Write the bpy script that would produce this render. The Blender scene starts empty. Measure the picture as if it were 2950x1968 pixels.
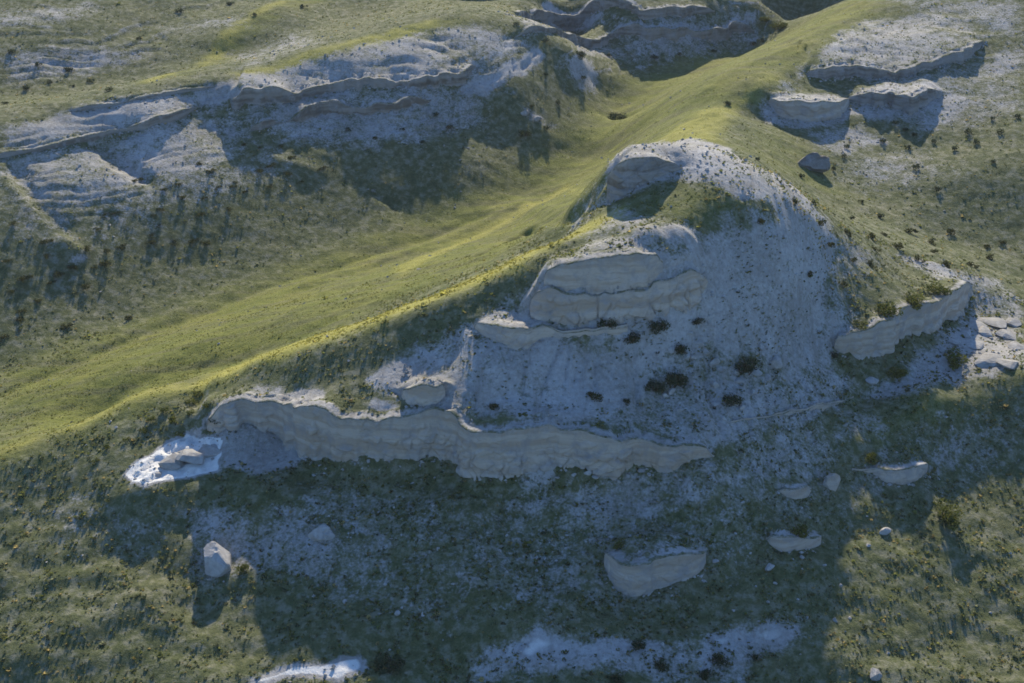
import bpy, bmesh, math, random
import numpy as np
from mathutils import Vector, Matrix

random.seed(7)
rng = np.random.default_rng(11)
R = math.radians
scene = bpy.context.scene
C = scene.collection

# ------------------------------------------------------------------ camera
ZC, PITCH, HFOV = 70.0, 30.0, 40.0
cam = bpy.data.cameras.new('camera')
cam.sensor_width = 36.0
cam.lens = 18.0 / math.tan(R(HFOV / 2))
cam.clip_start, cam.clip_end = 1.0, 8000.0
cam_o = bpy.data.objects.new('camera', cam)
cam_o.location = (0, 0, ZC)
cam_o.rotation_euler = (R(90 - PITCH), 0, 0)
C.objects.link(cam_o)
scene.camera = cam_o

# ------------------------------------------------------------------ sky + sun
SUN_EL, SUN_AZ = 27.0, 2.5            # azimuth to the right of the view (+Y)
world = bpy.data.worlds.new('World')
scene.world = world
world.use_nodes = True
wn = world.node_tree
sky = wn.nodes.new('ShaderNodeTexSky')
sky.sky_type = 'NISHITA'
sky.sun_disc = False
sky.sun_elevation = R(SUN_EL)
sky.sun_rotation = R(SUN_AZ)
sky.air_density = 1.0
sky.dust_density = 0.3
sky.ozone_density = 7.0
wn.links.new(sky.outputs[0], wn.nodes['Background'].inputs[0])
wn.nodes['Background'].inputs[1].default_value = 0.14
sun = bpy.data.lights.new('sun', 'SUN')
sun.energy = 4.6
sun.angle = R(0.7)
sun.color = (1.0, 0.88, 0.66)
sun_o = bpy.data.objects.new('sun', sun)
sdir = Vector((math.sin(R(SUN_AZ)) * math.cos(R(SUN_EL)), math.cos(R(SUN_AZ)) * math.cos(R(SUN_EL)), math.sin(R(SUN_EL))))
sun_o.rotation_euler = sdir.to_track_quat('Z', 'Y').to_euler()
sun_o.location = (40, 160, 120)
C.objects.link(sun_o)
vs = scene.view_settings
vs.view_transform = 'Standard'
vs.look = 'None'
vs.exposure = 0.66
vs.gamma = 1.0
vs.use_curve_mapping = False
scene.cycles.max_bounces = 6
scene.cycles.diffuse_bounces = 3
scene.cycles.filter_width = 1.7

# ------------------------------------------------------------------ plan survey helpers
# the survey was read off the photograph as sight lines (u, v on a 2350 x 1568 sheet) with an estimated height each
FPX = 1175.0 / math.tan(R(HFOV / 2))
_c, _s = math.cos(R(PITCH)), math.sin(R(PITCH))

def sight(u, v):
    dx = (u - 1175.0) / FPX
    dy = -(v - 784.0) / FPX
    return np.array([dx, _c + dy * _s, -_s + dy * _c])

def survey(u, v, z):
    d = sight(u, v)
    t = (z - ZC) / d[2]
    return np.array([d[0] * t, d[1] * t, z])

def z_at(v, y):                       # height seen at row v when the plan distance is y
    d = sight(1175, v)
    return ZC + d[2] / d[1] * y

# ------------------------------------------------------------------ numpy noise
_perm = np.random.default_rng(3).permutation(4096)
_g2 = np.random.default_rng(4).normal(size=(4096, 2)); _g2 /= np.linalg.norm(_g2, axis=1)[:, None]
_g3 = np.random.default_rng(5).normal(size=(4096, 3)); _g3 /= np.linalg.norm(_g3, axis=1)[:, None]

def _h2(i, j):
    return _perm[(_perm[i & 4095] + j) & 4095]

def noise2(x, y):
    xi = np.floor(x).astype(np.int64); yi = np.floor(y).astype(np.int64)
    fx = x - xi; fy = y - yi
    def gr(a, b):
        g = _g2[_h2(xi + a, yi + b)]
        return g[..., 0] * (fx - a) + g[..., 1] * (fy - b)
    u = fx * fx * fx * (fx * (fx * 6 - 15) + 10); w = fy * fy * fy * (fy * (fy * 6 - 15) + 10)
    a = gr(0, 0); b = gr(1, 0); c = gr(0, 1); d = gr(1, 1)
    return (a + u * (b - a)) * (1 - w) + (c + u * (d - c)) * w

def noise3(x, y, z):
    xi = np.floor(x).astype(np.int64); yi = np.floor(y).astype(np.int64); zi = np.floor(z).astype(np.int64)
    fx = x - xi; fy = y - yi; fz = z - zi
    s = lambda f: f * f * f * (f * (f * 6 - 15) + 10)
    u, w, q = s(fx), s(fy), s(fz)
    def gr(a, b, c):
        g = _g3[_perm[(_h2(xi + a, yi + b) + zi + c) & 4095]]
        return g[..., 0] * (fx - a) + g[..., 1] * (fy - b) + g[..., 2] * (fz - c)
    r = 0
    for c_, wc in ((0, 1 - q), (1, q)):
        a = gr(0, 0, c_); b = gr(1, 0, c_); c = gr(0, 1, c_); d = gr(1, 1, c_)
        r = r + wc * ((a + u * (b - a)) * (1 - w) + (c + u * (d - c)) * w)
    return r

def fbm2(x, y, o=4, g=0.5):
    r = 0; a = 1.0; f = 1.0
    for k in range(o):
        r = r + a * noise2(x * f + 17.3 * k, y * f - 9.1 * k); a *= g; f *= 2.03
    return r

def fbm3(x, y, z, o=3, g=0.5):
    r = 0; a = 1.0; f = 1.0
    for k in range(o):
        r = r + a * noise3(x * f + 17.3 * k, y * f - 9.1 * k, z * f + 5.7 * k); a *= g; f *= 2.03
    return r

def sstep(a, b, x):
    t = np.clip((x - a) / (b - a), 0, 1)
    return t * t * (3 - 2 * t)

# ------------------------------------------------------------------ control heights of the land
CP = [
 # foreground, centre / left / right
 (1200,1150,-1.7),(1200,1300,-3.6),(1200,1430,-4.9),(1200,1568,-6.5),(900,1200,-2.6),(900,1400,-4.9),(900,1568,-6.6),
 (600,1200,-3.6),(600,1350,-5.2),(600,1568,-7.0),(300,1145,-2.9),(330,1110,-2.1),(330,1060,-2.1),(440,1050,-1.95),(500,1075,-2.0),(430,1006,-1.7),(300,1250,-4.7),(300,1400,-6.0),(450,1200,-4.0),(450,1330,-5.4),(300,1568,-7.2),
 (40,1150,-4.6),(0,1300,-6.0),(0,1568,-8.0),(120,1050,-3.1),(480,1112,-2.3),(600,1105,-1.9),
 (1500,1150,-1.6),(1500,1250,-3.2),(1500,1400,-5.4),(1500,1568,-6.6),(1800,1120,-2.3),(1800,1250,-4.3),(1800,1400,-6.0),(1800,1568,-7.6),
 (2100,1150,-6.0),(2100,1250,-7.0),(2100,1400,-8.0),(2100,1568,-9.2),(2350,1050,-5.6),(2350,1250,-8.0),(2350,1568,-10.3),
 # low spur front right and white gully behind it
 (1900,1040,-2.4),(1960,1005,-2.2),(2150,920,-1.7),(2350,858,-1.2),(2200,1000,-4.2),(2000,1060,-3.9),(2200,1080,-5.7),(2350,960,-3.6),
 (1900,905,-0.3),(2010,895,-1.6),(2150,850,-1.9),(2300,790,-2.4),(2350,760,-2.6),(2250,720,-2.6),
 # main hill: left shoulder crest (yellow rim) and the far side falling to the valley
 (100,1042,-2.95),(200,1012,-2.25),(300,972,-1.3),(380,950,-0.75),(1000,770,7.2),(850,850,4.9),(760,778,5.3),(0,1045,-3.6),(150,990,-2.3),(300,922,-1.0),(420,895,-0.1),(500,868,1.0),(600,828,2.9),(700,795,4.5),(850,745,6.6),(1000,692,8.8),(1120,640,10.5),
 (1200,602,12.1),(1300,555,13.6),(1400,505,14.7),(440,960,-0.35),
 (0,980,-7.0),(150,920,-6.2),(300,860,-4.8),(500,800,-3.2),(700,740,-0.6),(850,690,0.9),(1000,640,2.4),(1200,550,5.6),(1350,480,7.2),
 (300,790,-8.4),(500,735,-7.0),(700,675,-5.5),(850,630,-4.5),(1000,585,-3.4),(1150,545,-2.3),(1300,470,0.0),(1380,410,2.0),
 # bench and slopes above the main cliff
 (620,870,2.5),(760,860,4.2),(900,880,4.9),(850,810,5.7),(1000,830,6.0),(1050,900,5.4),(1200,900,5.2),(1300,850,6.2),(1150,840,6.9),(1400,930,4.3),
 (1500,850,5.3),(1500,960,3.1),(1650,900,3.1),(1650,800,5.5),(1600,760,7.0),(1750,960,0.9),(1800,860,2.2),(1720,700,7.8),(1850,700,5.4),(1850,800,2.4),
 (1150,700,9.4),(1080,760,8.1),(1200,660,11.0),(1700,600,11.2),(1800,560,11.4),(1950,700,3.4),(2000,640,4.2),(1900,570,7.6),
 # hill top
 (1350,585,13.5),(1480,570,14.2),(1580,560,13.9),(1500,500,15.2),(1600,460,15.8),(1500,430,15.9),(1640,420,16.3),(1720,430,15.6),(1800,450,13.8),(1860,490,11.2),
 (1430,350,17.0),(1540,338,17.2),(1620,340,16.6),(1700,370,15.8),(1780,410,14.3),(1560,405,16.3),
 (1950,540,6.4),(2050,585,2.3),(2150,610,0.3),(2230,640,-1.0),
 # saddle and right hand valley
 (1620,318,7.5),(1700,310,5.0),(1850,330,1.8),(1960,430,-0.6),(2100,500,-2.0),(2200,560,-3.2),(2350,590,-4.2),(2350,660,-3.6),(2350,480,-1.8),(2200,400,0.0),(2350,380,0.8),
 (1900,470,1.6),(2000,500,-0.6),
 # ridge behind on the right
 (1560,300,5.0),(1640,255,5.4),(1740,195,5.2),(1860,120,5.6),(1960,50,6.4),(2040,0,7.2),(1480,345,4.0),
 (1480,262,-1.5),(1560,200,-0.3),(1680,140,0.8),(1780,90,1.6),(1880,35,2.6),(1930,5,3.2),
 (2050,185,3.6),(1950,190,3.4),(2050,60,6.2),(2200,20,7.4),(2150,90,6.0),(2250,160,4.0),(2350,120,5.4),(2350,240,3.0),(2100,250,2.2),(2200,300,1.2),(1900,290,1.5),(1740,270,2.6),(1860,215,3.2),
 (2350,0,8.6),(2050,340,0.0),
 # valley floor
 (0,850,-10.0),(250,760,-9.6),(500,680,-9.2),(750,600,-8.7),(1000,522,-8.2),(1200,440,-7.4),(1330,360,-6.6),(1420,270,-5.4),(1460,210,-4.9),(1480,172,-4.7),
 # far left hill: face
 (0,720,-7.6),(0,600,-4.4),(0,480,-1.2),(0,380,0.8),(250,640,-7.3),(250,520,-4.0),(250,400,-0.6),(250,330,0.8),(500,560,-6.9),(500,450,-3.8),(500,350,-1.0),(500,280,0.4),
 (750,500,-7.0),(750,400,-4.0),(640,420,-3.9),(750,300,-1.0),(750,240,0.7),(1000,430,-6.0),(1000,340,-2.9),(1000,270,-1.0),(1000,215,1.2),(1130,380,-4.9),(1130,280,-2.2),(1130,215,0.6),
 (1250,300,-3.6),(1250,200,-0.4),(1330,240,-3.6),(1360,190,-3.2),
 # far left hill: crest
 (0,285,3.4),(200,228,3.8),(400,200,4.0),(540,172,4.2),(700,125,5.0),(850,85,5.8),(1000,42,6.8),(1080,36,6.8),(1180,70,5.2),(1260,105,3.0),(1340,145,-0.2),(1400,168,-3.2),
 (300,262,3.0),(540,210,3.2),(800,150,4.4),(1000,110,5.0),(1120,130,3.8),
 # behind that crest
 (0,225,-2.0),(200,190,-2.0),(330,178,-1.5),(540,120,-0.6),(800,50,0.6),(1000,5,1.6),(1150,30,-3.6),(1300,90,-4.6),
 (0,110,1.4),(0,0,4.2),(200,100,0.9),(200,0,3.6),(380,60,0.8),(420,0,2.2),(560,0,1.4),(500,90,0.8),(640,20,2.2),(760,0,1.0),
 # shaded bluff, top centre
 (1400,110,-2.4),(1400,50,0.2),(1400,0,2.0),(1560,150,-4.6),(1560,100,-2.4),(1560,50,0.0),(1560,0,2.0),(1250,40,-0.6),(1250,0,1.4),(1700,110,-4.4),(1700,65,-2.0),(1680,20,0.4),(1790,55,-4.2),(1850,15,-4.2),(1740,0,1.0),
]
RING = [(-95,60,-11),(-45,55,-10),(0,52,-9.5),(45,55,-11),(95,62,-14),(-75,95,-7),(-95,125,-10),(-120,165,0),(-130,205,4),(-125,250,10),(-60,275,12),(0,268,9),
        (60,275,13),(120,260,16),(140,205,12),(120,160,3),(95,135,-4),(80,105,-6),(100,95,-9),(30,252,8),(-30,255,8),(80,235,13)]

# ------------------------------------------------------------------ cliffs: (u, v_base, z_base or None, v_top)
CL_MAIN = [(476,992,-1.0,988),(498,988,-0.8,945),(526,980,-0.3,912),(560,976,-0.4,915),(590,985,-0.6,922),(624,995,-1.2,926),(657,1020,-1.7,926),(703,1047,-1.7,928),(749,1050,-1.2,936),(795,1059,-0.8,966),(834,1053,-0.3,970),(886,1056,-0.3,972),
           (932,1056,-0.2,962),(962,1047,0.0,955),(1008,1043,0.1,952),(1039,1056,0.0,958),(1066,1080,-0.1,984),(1106,1090,-0.1,996),(1196,1084,0.0,994),(1267,1070,0.3,989),(1320,1075,0.2,996),
           (1409,1082,0.1,1002),(1463,1066,0.5,1012),(1533,1078,0.2,1018),(1569,1066,0.5,1021),(1612,1048,1.0,1026),(1640,1040,1.2,1038)]
CL_LOW = [(1215,720,None,700),(1232,734,None,682),(1275,736,None,676),(1317,733,None,675),(1358,722,None,677),(1370,708,None,678),(1384,720,None,678),(1418,723,None,674),(1459,723,None,668),
          (1520,713,None,650),(1571,695,None,628),(1606,676,None,628),(1622,655,None,640),(1628,630,None,625)]
CL_UP = [(1248,664,None,650),(1268,676,None,616),(1300,682,None,616),(1343,686,None,622),(1390,683,None,622),(1439,678,None,616),(1475,663,None,610),(1500,640,None,618),(1520,630,None,626)]
CL_LENS = [(1085,748,None,742),(1100,758,None,738),(1154,786,None,747),(1205,796,None,757),(1224,788,None,757),(1245,776,None,757),(1295,771,None,760),(1400,766,None,762),(1440,764,None,763)]
CL_RIGHT = [(1915,795,None,790),(1936,809,None,776),(1980,816,None,757),(2036,812,None,736),(2050,786,None,716),(2082,764,None,708),(2129,763,None,700),(2173,738,None,672),(2200,718,None,645),(2222,680,None,650),(2226,660,None,655)]
CL_B1 = [(1386,1285,None,1268),(1395,1305,None,1270),(1423,1341,None,1284),(1455,1353,None,1288),(1488,1354,None,1278),(1503,1338,None,1270),(1551,1325,None,1265),(1590,1311,None,1258),(1614,1294,None,1264),(1620,1275,None,1272)]
CL_B2 = [(1758,1236,None,1230),(1768,1248,None,1230),(1790,1262,None,1233),(1824,1267,None,1236),(1858,1260,None,1233),(1880,1246,None,1222),(1886,1230,None,1226)]
CL_B3 = [(1955,1077,None,1074),(2004,1087,None,1072),(2030,1101,None,1074),(2072,1108,None,1076),(2098,1101,None,1072),(2124,1084,None,1066),(2130,1070,None,1066)]
CL_B4 = [(1782,1122,None,1118),(1797,1133,None,1116),(1824,1144,None,1122),(1850,1134,None,1116),(1862,1124,None,1120)]
CL_MESA = [(1850,172,None,168),(1868,178,None,158),(1943,176,None,152),(2000,180,None,155),(2055,182,None,156),(2129,160,None,137),(2180,146,None,124),(2218,131,None,111),(2252,104,None,94),(2260,92,None,90)]
CL_BASIN = [(1764,232,None,226),(1774,250,None,226),(1800,268,None,230),(1858,278,None,234),(1915,272,None,236),(1940,250,None,226),(1950,232,None,228)]
CL_BEN1 = [(1936,224,None,214),(1975,240,None,220),(2021,246,None,218),(2040,236,None,216),(2090,258,None,226),(2130,234,None,208),(2165,218,None,206)]
CL_L1 = [(-120,400,None,386),(0,364,None,354),(68,350,None,341),(166,330,None,320),(247,307,None,298),(339,292,None,278),(407,274,None,260),(454,247,None,242),(470,240,None,238)]
CL_L2 = [(160,262,None,250),(175,256,None,246),(237,244,None,235),(300,233,None,225),(352,224,None,215),(420,211,None,203),(491,200,None,192),(520,196,None,192)]
CL_L3 = [(528,236,None,226),(545,244,None,222),(660,236,None,208),(780,207,None,186),(905,204,None,183),(1030,196,None,171),(1070,176,None,155),(1092,150,None,140)]
CL_L4 = [(560,305,None,296),(640,290,None,268),(740,262,None,240),(820,260,None,238),(900,250,None,232),(960,240,None,228),(990,230,None,226)]
CL_KNOB = [(1392,452,None,445),(1408,450,None,380),(1432,442,None,352),(1476,420,None,358),(1526,402,None,370),(1560,392,None,382),(1585,384,None,382)]
CL_BLUFF = [(1180,84,None,80),(1280,78,None,62),(1400,84,None,66),(1500,92,None,76),(1600,84,None,66),(1700,72,None,60),(1730,66,None,63)]
CL_BLUF2 = [(1150,50,None,46),(1230,46,None,30),(1350,42,None,22),(1480,40,None,24),(1600,32,None,20),(1640,30,None,28)]
CL_LEDGE = [(1050,958,None,954),(1075,972,None,958),(1110,982,None,968),(1180,980,None,966),(1250,972,None,958),(1330,974,None,964),(1360,974,None,971)]
CL_TAN = [(1640,972,None,968),(1700,968,None,958),(1800,952,None,942),(1880,932,None,920),(1930,914,None,908),(1960,906,None,904)]
CL_TAN2 = [(1690,722,None,718),(1740,708,None,703),(1800,690,None,685),(1850,676,None,671),(1880,668,None,666)]

def catmull(P, n=14):
    P = np.array(P, float)
    Q = np.vstack([2 * P[0] - P[1], P, 2 * P[-1] - P[-2]])
    out = []
    for i in range(1, len(Q) - 2):
        p0, p1, p2, p3 = Q[i - 1], Q[i], Q[i + 1], Q[i + 2]
        for t in np.linspace(0, 1, n, endpoint=False):
            out.append(0.5 * ((2 * p1) + (-p0 + p2) * t + (2 * p0 - 5 * p1 + 4 * p2 - p3) * t * t + (-p0 + 3 * p1 - 3 * p2 + p3) * t ** 3))
    out.append(P[-1])
    return np.array(out)

class Cliff:
    def __init__(self, nodes, back, gfun=None, wig=0.25, seed=0, step=0.10, broken=0.0, hn=1.0):
        pts = []
        for (u, vb, zb, vt) in nodes:
            p = survey(u, vb, zb) if zb is not None else gfun(u, vb)
            h = max(0.0, z_at(vt, p[1] + 0.55) - p[2])
            pts.append((p[0], p[1], p[2], h))
        self.nodes = [p[:3] for p in pts]
        pts[0] = pts[0][:3] + (min(pts[0][3], 0.0),)
        pts[-1] = pts[-1][:3] + (min(pts[-1][3], 0.0),)
        c = catmull(pts)
        L = np.concatenate([[0], np.cumsum(np.linalg.norm(np.diff(c[:, :2], axis=0), axis=1))])
        n = max(8, int(L[-1] / step))
        s = np.linspace(0, L[-1], n)
        self.P = np.stack([np.interp(s, L, c[:, k]) for k in range(4)], 1)
        self.P[:, 3] = np.clip(self.P[:, 3], 0, None)
        T = np.gradient(self.P[:, :2], axis=0)
        T /= np.linalg.norm(T, axis=1)[:, None] + 1e-9
        k = np.ones(9) / 9
        N = np.stack([T[:, 1], -T[:, 0]], 1)
        Np = np.pad(N, ((4, 4), (0, 0)), mode='edge')
        N = np.stack([np.convolve(Np[:, i], k, 'valid') for i in (0, 1)], 1)
        N /= np.linalg.norm(N, axis=1)[:, None] + 1e-9
        self.N, self.s = N, s
        w = wig * sstep(0.15, 1.2, self.P[:, 3])
        off = w * (1.6 * fbm2(s * 0.35 + seed, s * 0 + seed * 1.7, 2) + 0.9 * noise2(s * 0.9 + seed, s * 0 + 4.4) + 0.5 * noise2(s * 2.2 + seed, s * 0 + 7.4))
        self.P[:, :2] += N * off[:, None]
        self.P[:, 3] *= 1 + hn * 0.18 * noise2(s * 0.5 + 3 * seed, s * 0 + 1.3) + hn * 0.14 * noise2(s * 1.3 + 5 * seed, s * 0 + 8.3) + hn * 0.10 * noise2(s * 3.1 + 5 * seed, s * 0 + 2.3)
        if broken:
            self.P[:, 3] *= np.clip(1 - broken + 2.2 * broken * (0.5 + 1.2 * fbm2(s * 0.16 + 9 * seed, s * 0 + 2.7, 3)), 0, 1.25)
        self.back = back
        self.Hmax = self.P[:, 3].max()

    def lift(self, x, y):
        shp = x.shape
        x = x.ravel(); y = y.ravel()
        out = np.zeros_like(x)
        m = self.back + 2
        lo = self.P[:, :2].min(0) - m; hi = self.P[:, :2].max(0) + m
        idx = np.nonzero((x > lo[0]) & (x < hi[0]) & (y > lo[1]) & (y < hi[1]))[0]
        if len(idx) == 0:
            return out.reshape(shp)
        Q = self.P[::2]; QN = self.N[::2]
        for a in range(0, len(idx), 20000):
            ii = idx[a:a + 20000]
            dx = x[ii, None] - Q[None, :, 0]; dy = y[ii, None] - Q[None, :, 1]
            r2 = dx * dx + dy * dy
            j = np.argmin(r2, axis=1)
            ar = np.arange(len(ii))
            d0 = -(dx[ar, j] * QN[j, 0] + dy[ar, j] * QN[j, 1])
            dist = np.sqrt(r2[ar, j])
            w = 1.0 / (r2 + 0.02) ** 2
            H = (w * Q[None, :, 3]).sum(1) / w.sum(1)
            d = np.sign(d0) * dist
            f = sstep(0.2, 0.75, d) * np.clip(1 - np.clip(d - 0.75, 0, None) / self.back, 0, 1) ** 1.3
            end = (j == 0) | (j == len(Q) - 1)
            side = np.where(end, sstep(1.6, 0.2, np.sqrt(np.clip(dist ** 2 - d0 ** 2, 0, None))), 1.0)
            out[ii] = H * f * side
        return out.reshape(shp)

# ------------------------------------------------------------------ fit the land
cl_main = Cliff(CL_MAIN, 9.0, seed=1, wig=0.26, hn=0.6)
pts = [survey(*p) for p in CP] + [np.array(p, float) for p in RING]
pts += [np.array(p) for p in cl_main.nodes[1:-1]]
# the shoulder crest is a sharp turn of slope: pin the ground just before and behind it
for (u, v, z) in [(150,990,-2.3),(300,922,-1.0),(420,895,-0.1),(500,868,0.8),(600,828,2.9),(700,795,4.5),(780,770,5.7),(850,745,6.6),(925,719,7.7),(1000,692,8.8),(1060,666,9.6),(1120,640,10.5),(1200,602,12.0),(1300,555,13.6)]:
    p = survey(u, v, z)
    pts += [p + np.array([0, 2.5, -0.85]), p + np.array([0, 5.5, -2.2]), p + np.array([0, 9.0, -3.9]), p + np.array([0, -2.0, -0.4])]
pts = np.array(pts)
zt = pts[:, 2] - cl_main.lift(pts[:, 0], pts[:, 1])

def tps_fit(xy, z, lam):
    n = len(xy)
    r2 = ((xy[:, None] - xy[None]) ** 2).sum(-1)
    K = 0.5 * r2 * np.log(r2 + 1e-9) + lam * np.eye(n)
    Pm = np.hstack([np.ones((n, 1)), xy])
    A = np.zeros((n + 3, n + 3)); A[:n, :n] = K; A[:n, n:] = Pm; A[n:, :n] = Pm.T
    return np.linalg.solve(A, np.concatenate([z, np.zeros(3)]))

_sc = 50.0
_xy = pts[:, :2] / _sc
_w = tps_fit(_xy, zt, 2e-4)

def tps(x, y):
    shp = x.shape
    x = x.ravel() / _sc; y = y.ravel() / _sc
    out = np.empty_like(x)
    n = len(_xy)
    for a in range(0, len(x), 20000):
        xx, yy = x[a:a + 20000], y[a:a + 20000]
        r2 = (xx[:, None] - _xy[None, :, 0]) ** 2 + (yy[:, None] - _xy[None, :, 1]) ** 2
        out[a:a + 20000] = (0.5 * r2 * np.log(r2 + 1e-9)) @ _w[:n] + _w[n] + _w[n + 1] * xx + _w[n + 2] * yy
    return out.reshape(shp)

def axis(segs):
    out = [np.array([segs[0][0]])]
    for a, b, h in segs:
        n = max(1, int(round((b - a) / h)))
        out.append(np.linspace(a, b, n + 1)[1:])
    return np.concatenate(out)

def grow(a, b, h0, r):
    o = [a]; h = h0; sg = 1 if b > a else -1
    while abs(o[-1] - a) < abs(b - a):
        o.append(o[-1] + sg * h); h *= r
    return np.array(o[1:])

gx = axis([(-64, 64, 0.26)])
gx = np.concatenate([grow(-64, -110, 0.3, 1.04)[::-1], gx, grow(64, 110, 0.3, 1.04)])
gx = np.concatenate([grow(gx[0], -2500, 4, 1.25)[::-1], gx, grow(gx[-1], 2500, 4, 1.25)])
gy = axis([(76, 135, 0.2), (135, 185, 0.32), (185, 245, 0.5)])
gy = np.concatenate([grow(76, 50, 0.3, 1.06)[::-1], gy, grow(245, 280, 0.6, 1.05)])
gy = np.concatenate([grow(gy[0], -2500, 4, 1.25)[::-1], gy, grow(gy[-1], 2800, 4, 1.25)])
GX, GY = np.meshgrid(gx, gy)

# coarse land first, then bilinear refinement of the thin-plate sheet
cx = np.arange(-150, 150.1, 0.75); cy = np.arange(30, 300.1, 0.75)
CX, CY = np.meshgrid(cx, cy)
CZ = tps(CX, CY)

def cubic_sample(arr, x, y, x0, y0, h):
    fx = np.clip((x - x0) / h, 1, arr.shape[1] - 3.001); fy = np.clip((y - y0) / h, 1, arr.shape[0] - 3.001)
    ix = fx.astype(int); iy = fy.astype(int); tx = fx - ix; ty = fy - iy
    def w(t):
        return [-0.5 * t + t * t - 0.5 * t ** 3, 1 - 2.5 * t * t + 1.5 * t ** 3, 0.5 * t + 2 * t * t - 1.5 * t ** 3, -0.5 * t * t + 0.5 * t ** 3]
    wx, wy = w(tx), w(ty)
    r = 0
    for j in range(4):
        for i in range(4):
            r = r + wy[j] * wx[i] * arr[iy + j - 1, ix + i - 1]
    return r

def land0(x, y):                       # smooth land
    z = cubic_sample(CZ, x, y, -150, 30, 0.75)
    out = np.maximum(np.maximum(np.abs(x) - 110, 0), np.maximum(np.maximum(50 - y, y - 280), 0))
    k = sstep(0, 60, out)
    return z * (1 - k) + k * (4 + 14 * fbm2(x * 0.008, y * 0.008, 3))

CLIFFS = [cl_main]

def land(x, y):
    x = np.asarray(x, float); y = np.asarray(y, float)
    z = land0(x, y)
    for c in CLIFFS:
        z = z + c.lift(x, y)
    return z

def ground(u, v):                      # first meeting of a sight line with the land
    d = sight(u, v)
    t = np.linspace(55, 420, 3000)
    x, y, zz = d[0] * t, d[1] * t, ZC + d[2] * t
    g = land(x, y)
    k = np.nonzero(zz < g)[0]
    i = k[0] if len(k) else len(t) - 1
    if i > 0:
        a, b = zz[i - 1] - g[i - 1], zz[i] - g[i]
        f = a / (a - b + 1e-9)
        tt = t[i - 1] + f * (t[i] - t[i - 1])
    else:
        tt = t[0]
    p = d * tt
    return np.array([p[0], p[1], ZC + p[2]])

def add_cliff(nodes, back, seed, wig=0.2, step=0.10, broken=0.0, hn=1.0):
    c = Cliff(nodes, back, ground, wig, seed, step, broken, hn)
    CLIFFS.append(c)
    return c

cl_low = add_cliff(CL_LOW, 4.5, 2, hn=0.35)
cl_up = add_cliff(CL_UP, 4.5, 3, hn=0.45)
cl_lens = add_cliff(CL_LENS, 3.0, 4, 0.1)
cl_right = add_cliff(CL_RIGHT, 6.0, 5, 0.25)
cl_b1 = add_cliff(CL_B1, 4.5, 6, 0.05)
cl_b2 = add_cliff(CL_B2, 2.6, 7, 0.05)
cl_b3 = add_cliff(CL_B3, 3.0, 8, 0.06)
cl_b4 = add_cliff(CL_B4, 1.8, 9, 0.05)
cl_knob = add_cliff(CL_KNOB, 6.0, 10, 0.12)
cl_mesa = add_cliff(CL_MESA, 14.0, 11, 0.56, 0.2, 0.35)
cl_basin = add_cliff(CL_BASIN, 6.0, 12, 0.2, 0.25)
cl_ben1 = add_cliff(CL_BEN1, 6.0, 13, 0.64, 0.2, 0.50)
cl_l1 = add_cliff(CL_L1, 9.0, 14, 0.35, 0.2, 0.3)
cl_l2 = add_cliff(CL_L2, 7.0, 15, 0.35, 0.2, 0.3)
cl_l3 = add_cliff(CL_L3, 11.0, 16, 0.64, 0.2, 0.75)
cl_l4 = add_cliff(CL_L4, 6.0, 17, 0.64, 0.2, 0.75)
cl_bluff = add_cliff(CL_BLUFF, 8.0, 18, 0.64, 0.2, 0.75)
cl_bluf2 = add_cliff(CL_BLUF2, 8.0, 19, 0.64, 0.2, 0.75)
cl_ledge = add_cliff(CL_LEDGE, 1.6, 20, 0.12)
cl_but = add_cliff([(922,915,None,908),(934,924,None,892),(950,929,None,880),(975,930,None,882),(995,929,None,870),(1010,922,None,880),(1022,910,None,902)], 2.2, 23, 0.1)
cl_tan = add_cliff(CL_TAN, 2.2, 21, 0.15, broken=0.8)

# ------------------------------------------------------------------ ground cover zones (plan polygons found by sighting)
def plan(poly):
    return np.array([ground(u, v)[:2] for u, v in poly])

def poly_sd(x, y, P, margin):
    """signed distance (inside positive) of points to a plan polygon, -margin far away"""
    sd = np.full(x.shape, -margin, float)
    lo = P.min(0) - margin; hi = P.max(0) + margin
    m = (x > lo[0]) & (x < hi[0]) & (y > lo[1]) & (y < hi[1])
    px, py = x[m], y[m]
    if px.size == 0:
        return sd
    dist = np.full(px.shape, 1e9); ins = np.zeros(px.shape, bool)
    for a, b in zip(P, np.roll(P, -1, 0)):
        e = b - a
        t = np.clip(((px - a[0]) * e[0] + (py - a[1]) * e[1]) / (e @ e + 1e-9), 0, 1)
        dist = np.minimum(dist, np.hypot(px - a[0] - t * e[0], py - a[1] - t * e[1]))
        c = (a[1] > py) != (b[1] > py)
        with np.errstate(divide='ignore', invalid='ignore'):
            xi = (b[0] - a[0]) * (py - a[1]) / (b[1] - a[1] + 1e-12) + a[0]
        ins ^= c & (px < xi)
    sd[m] = np.where(ins, dist, -dist)
    return sd

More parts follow.
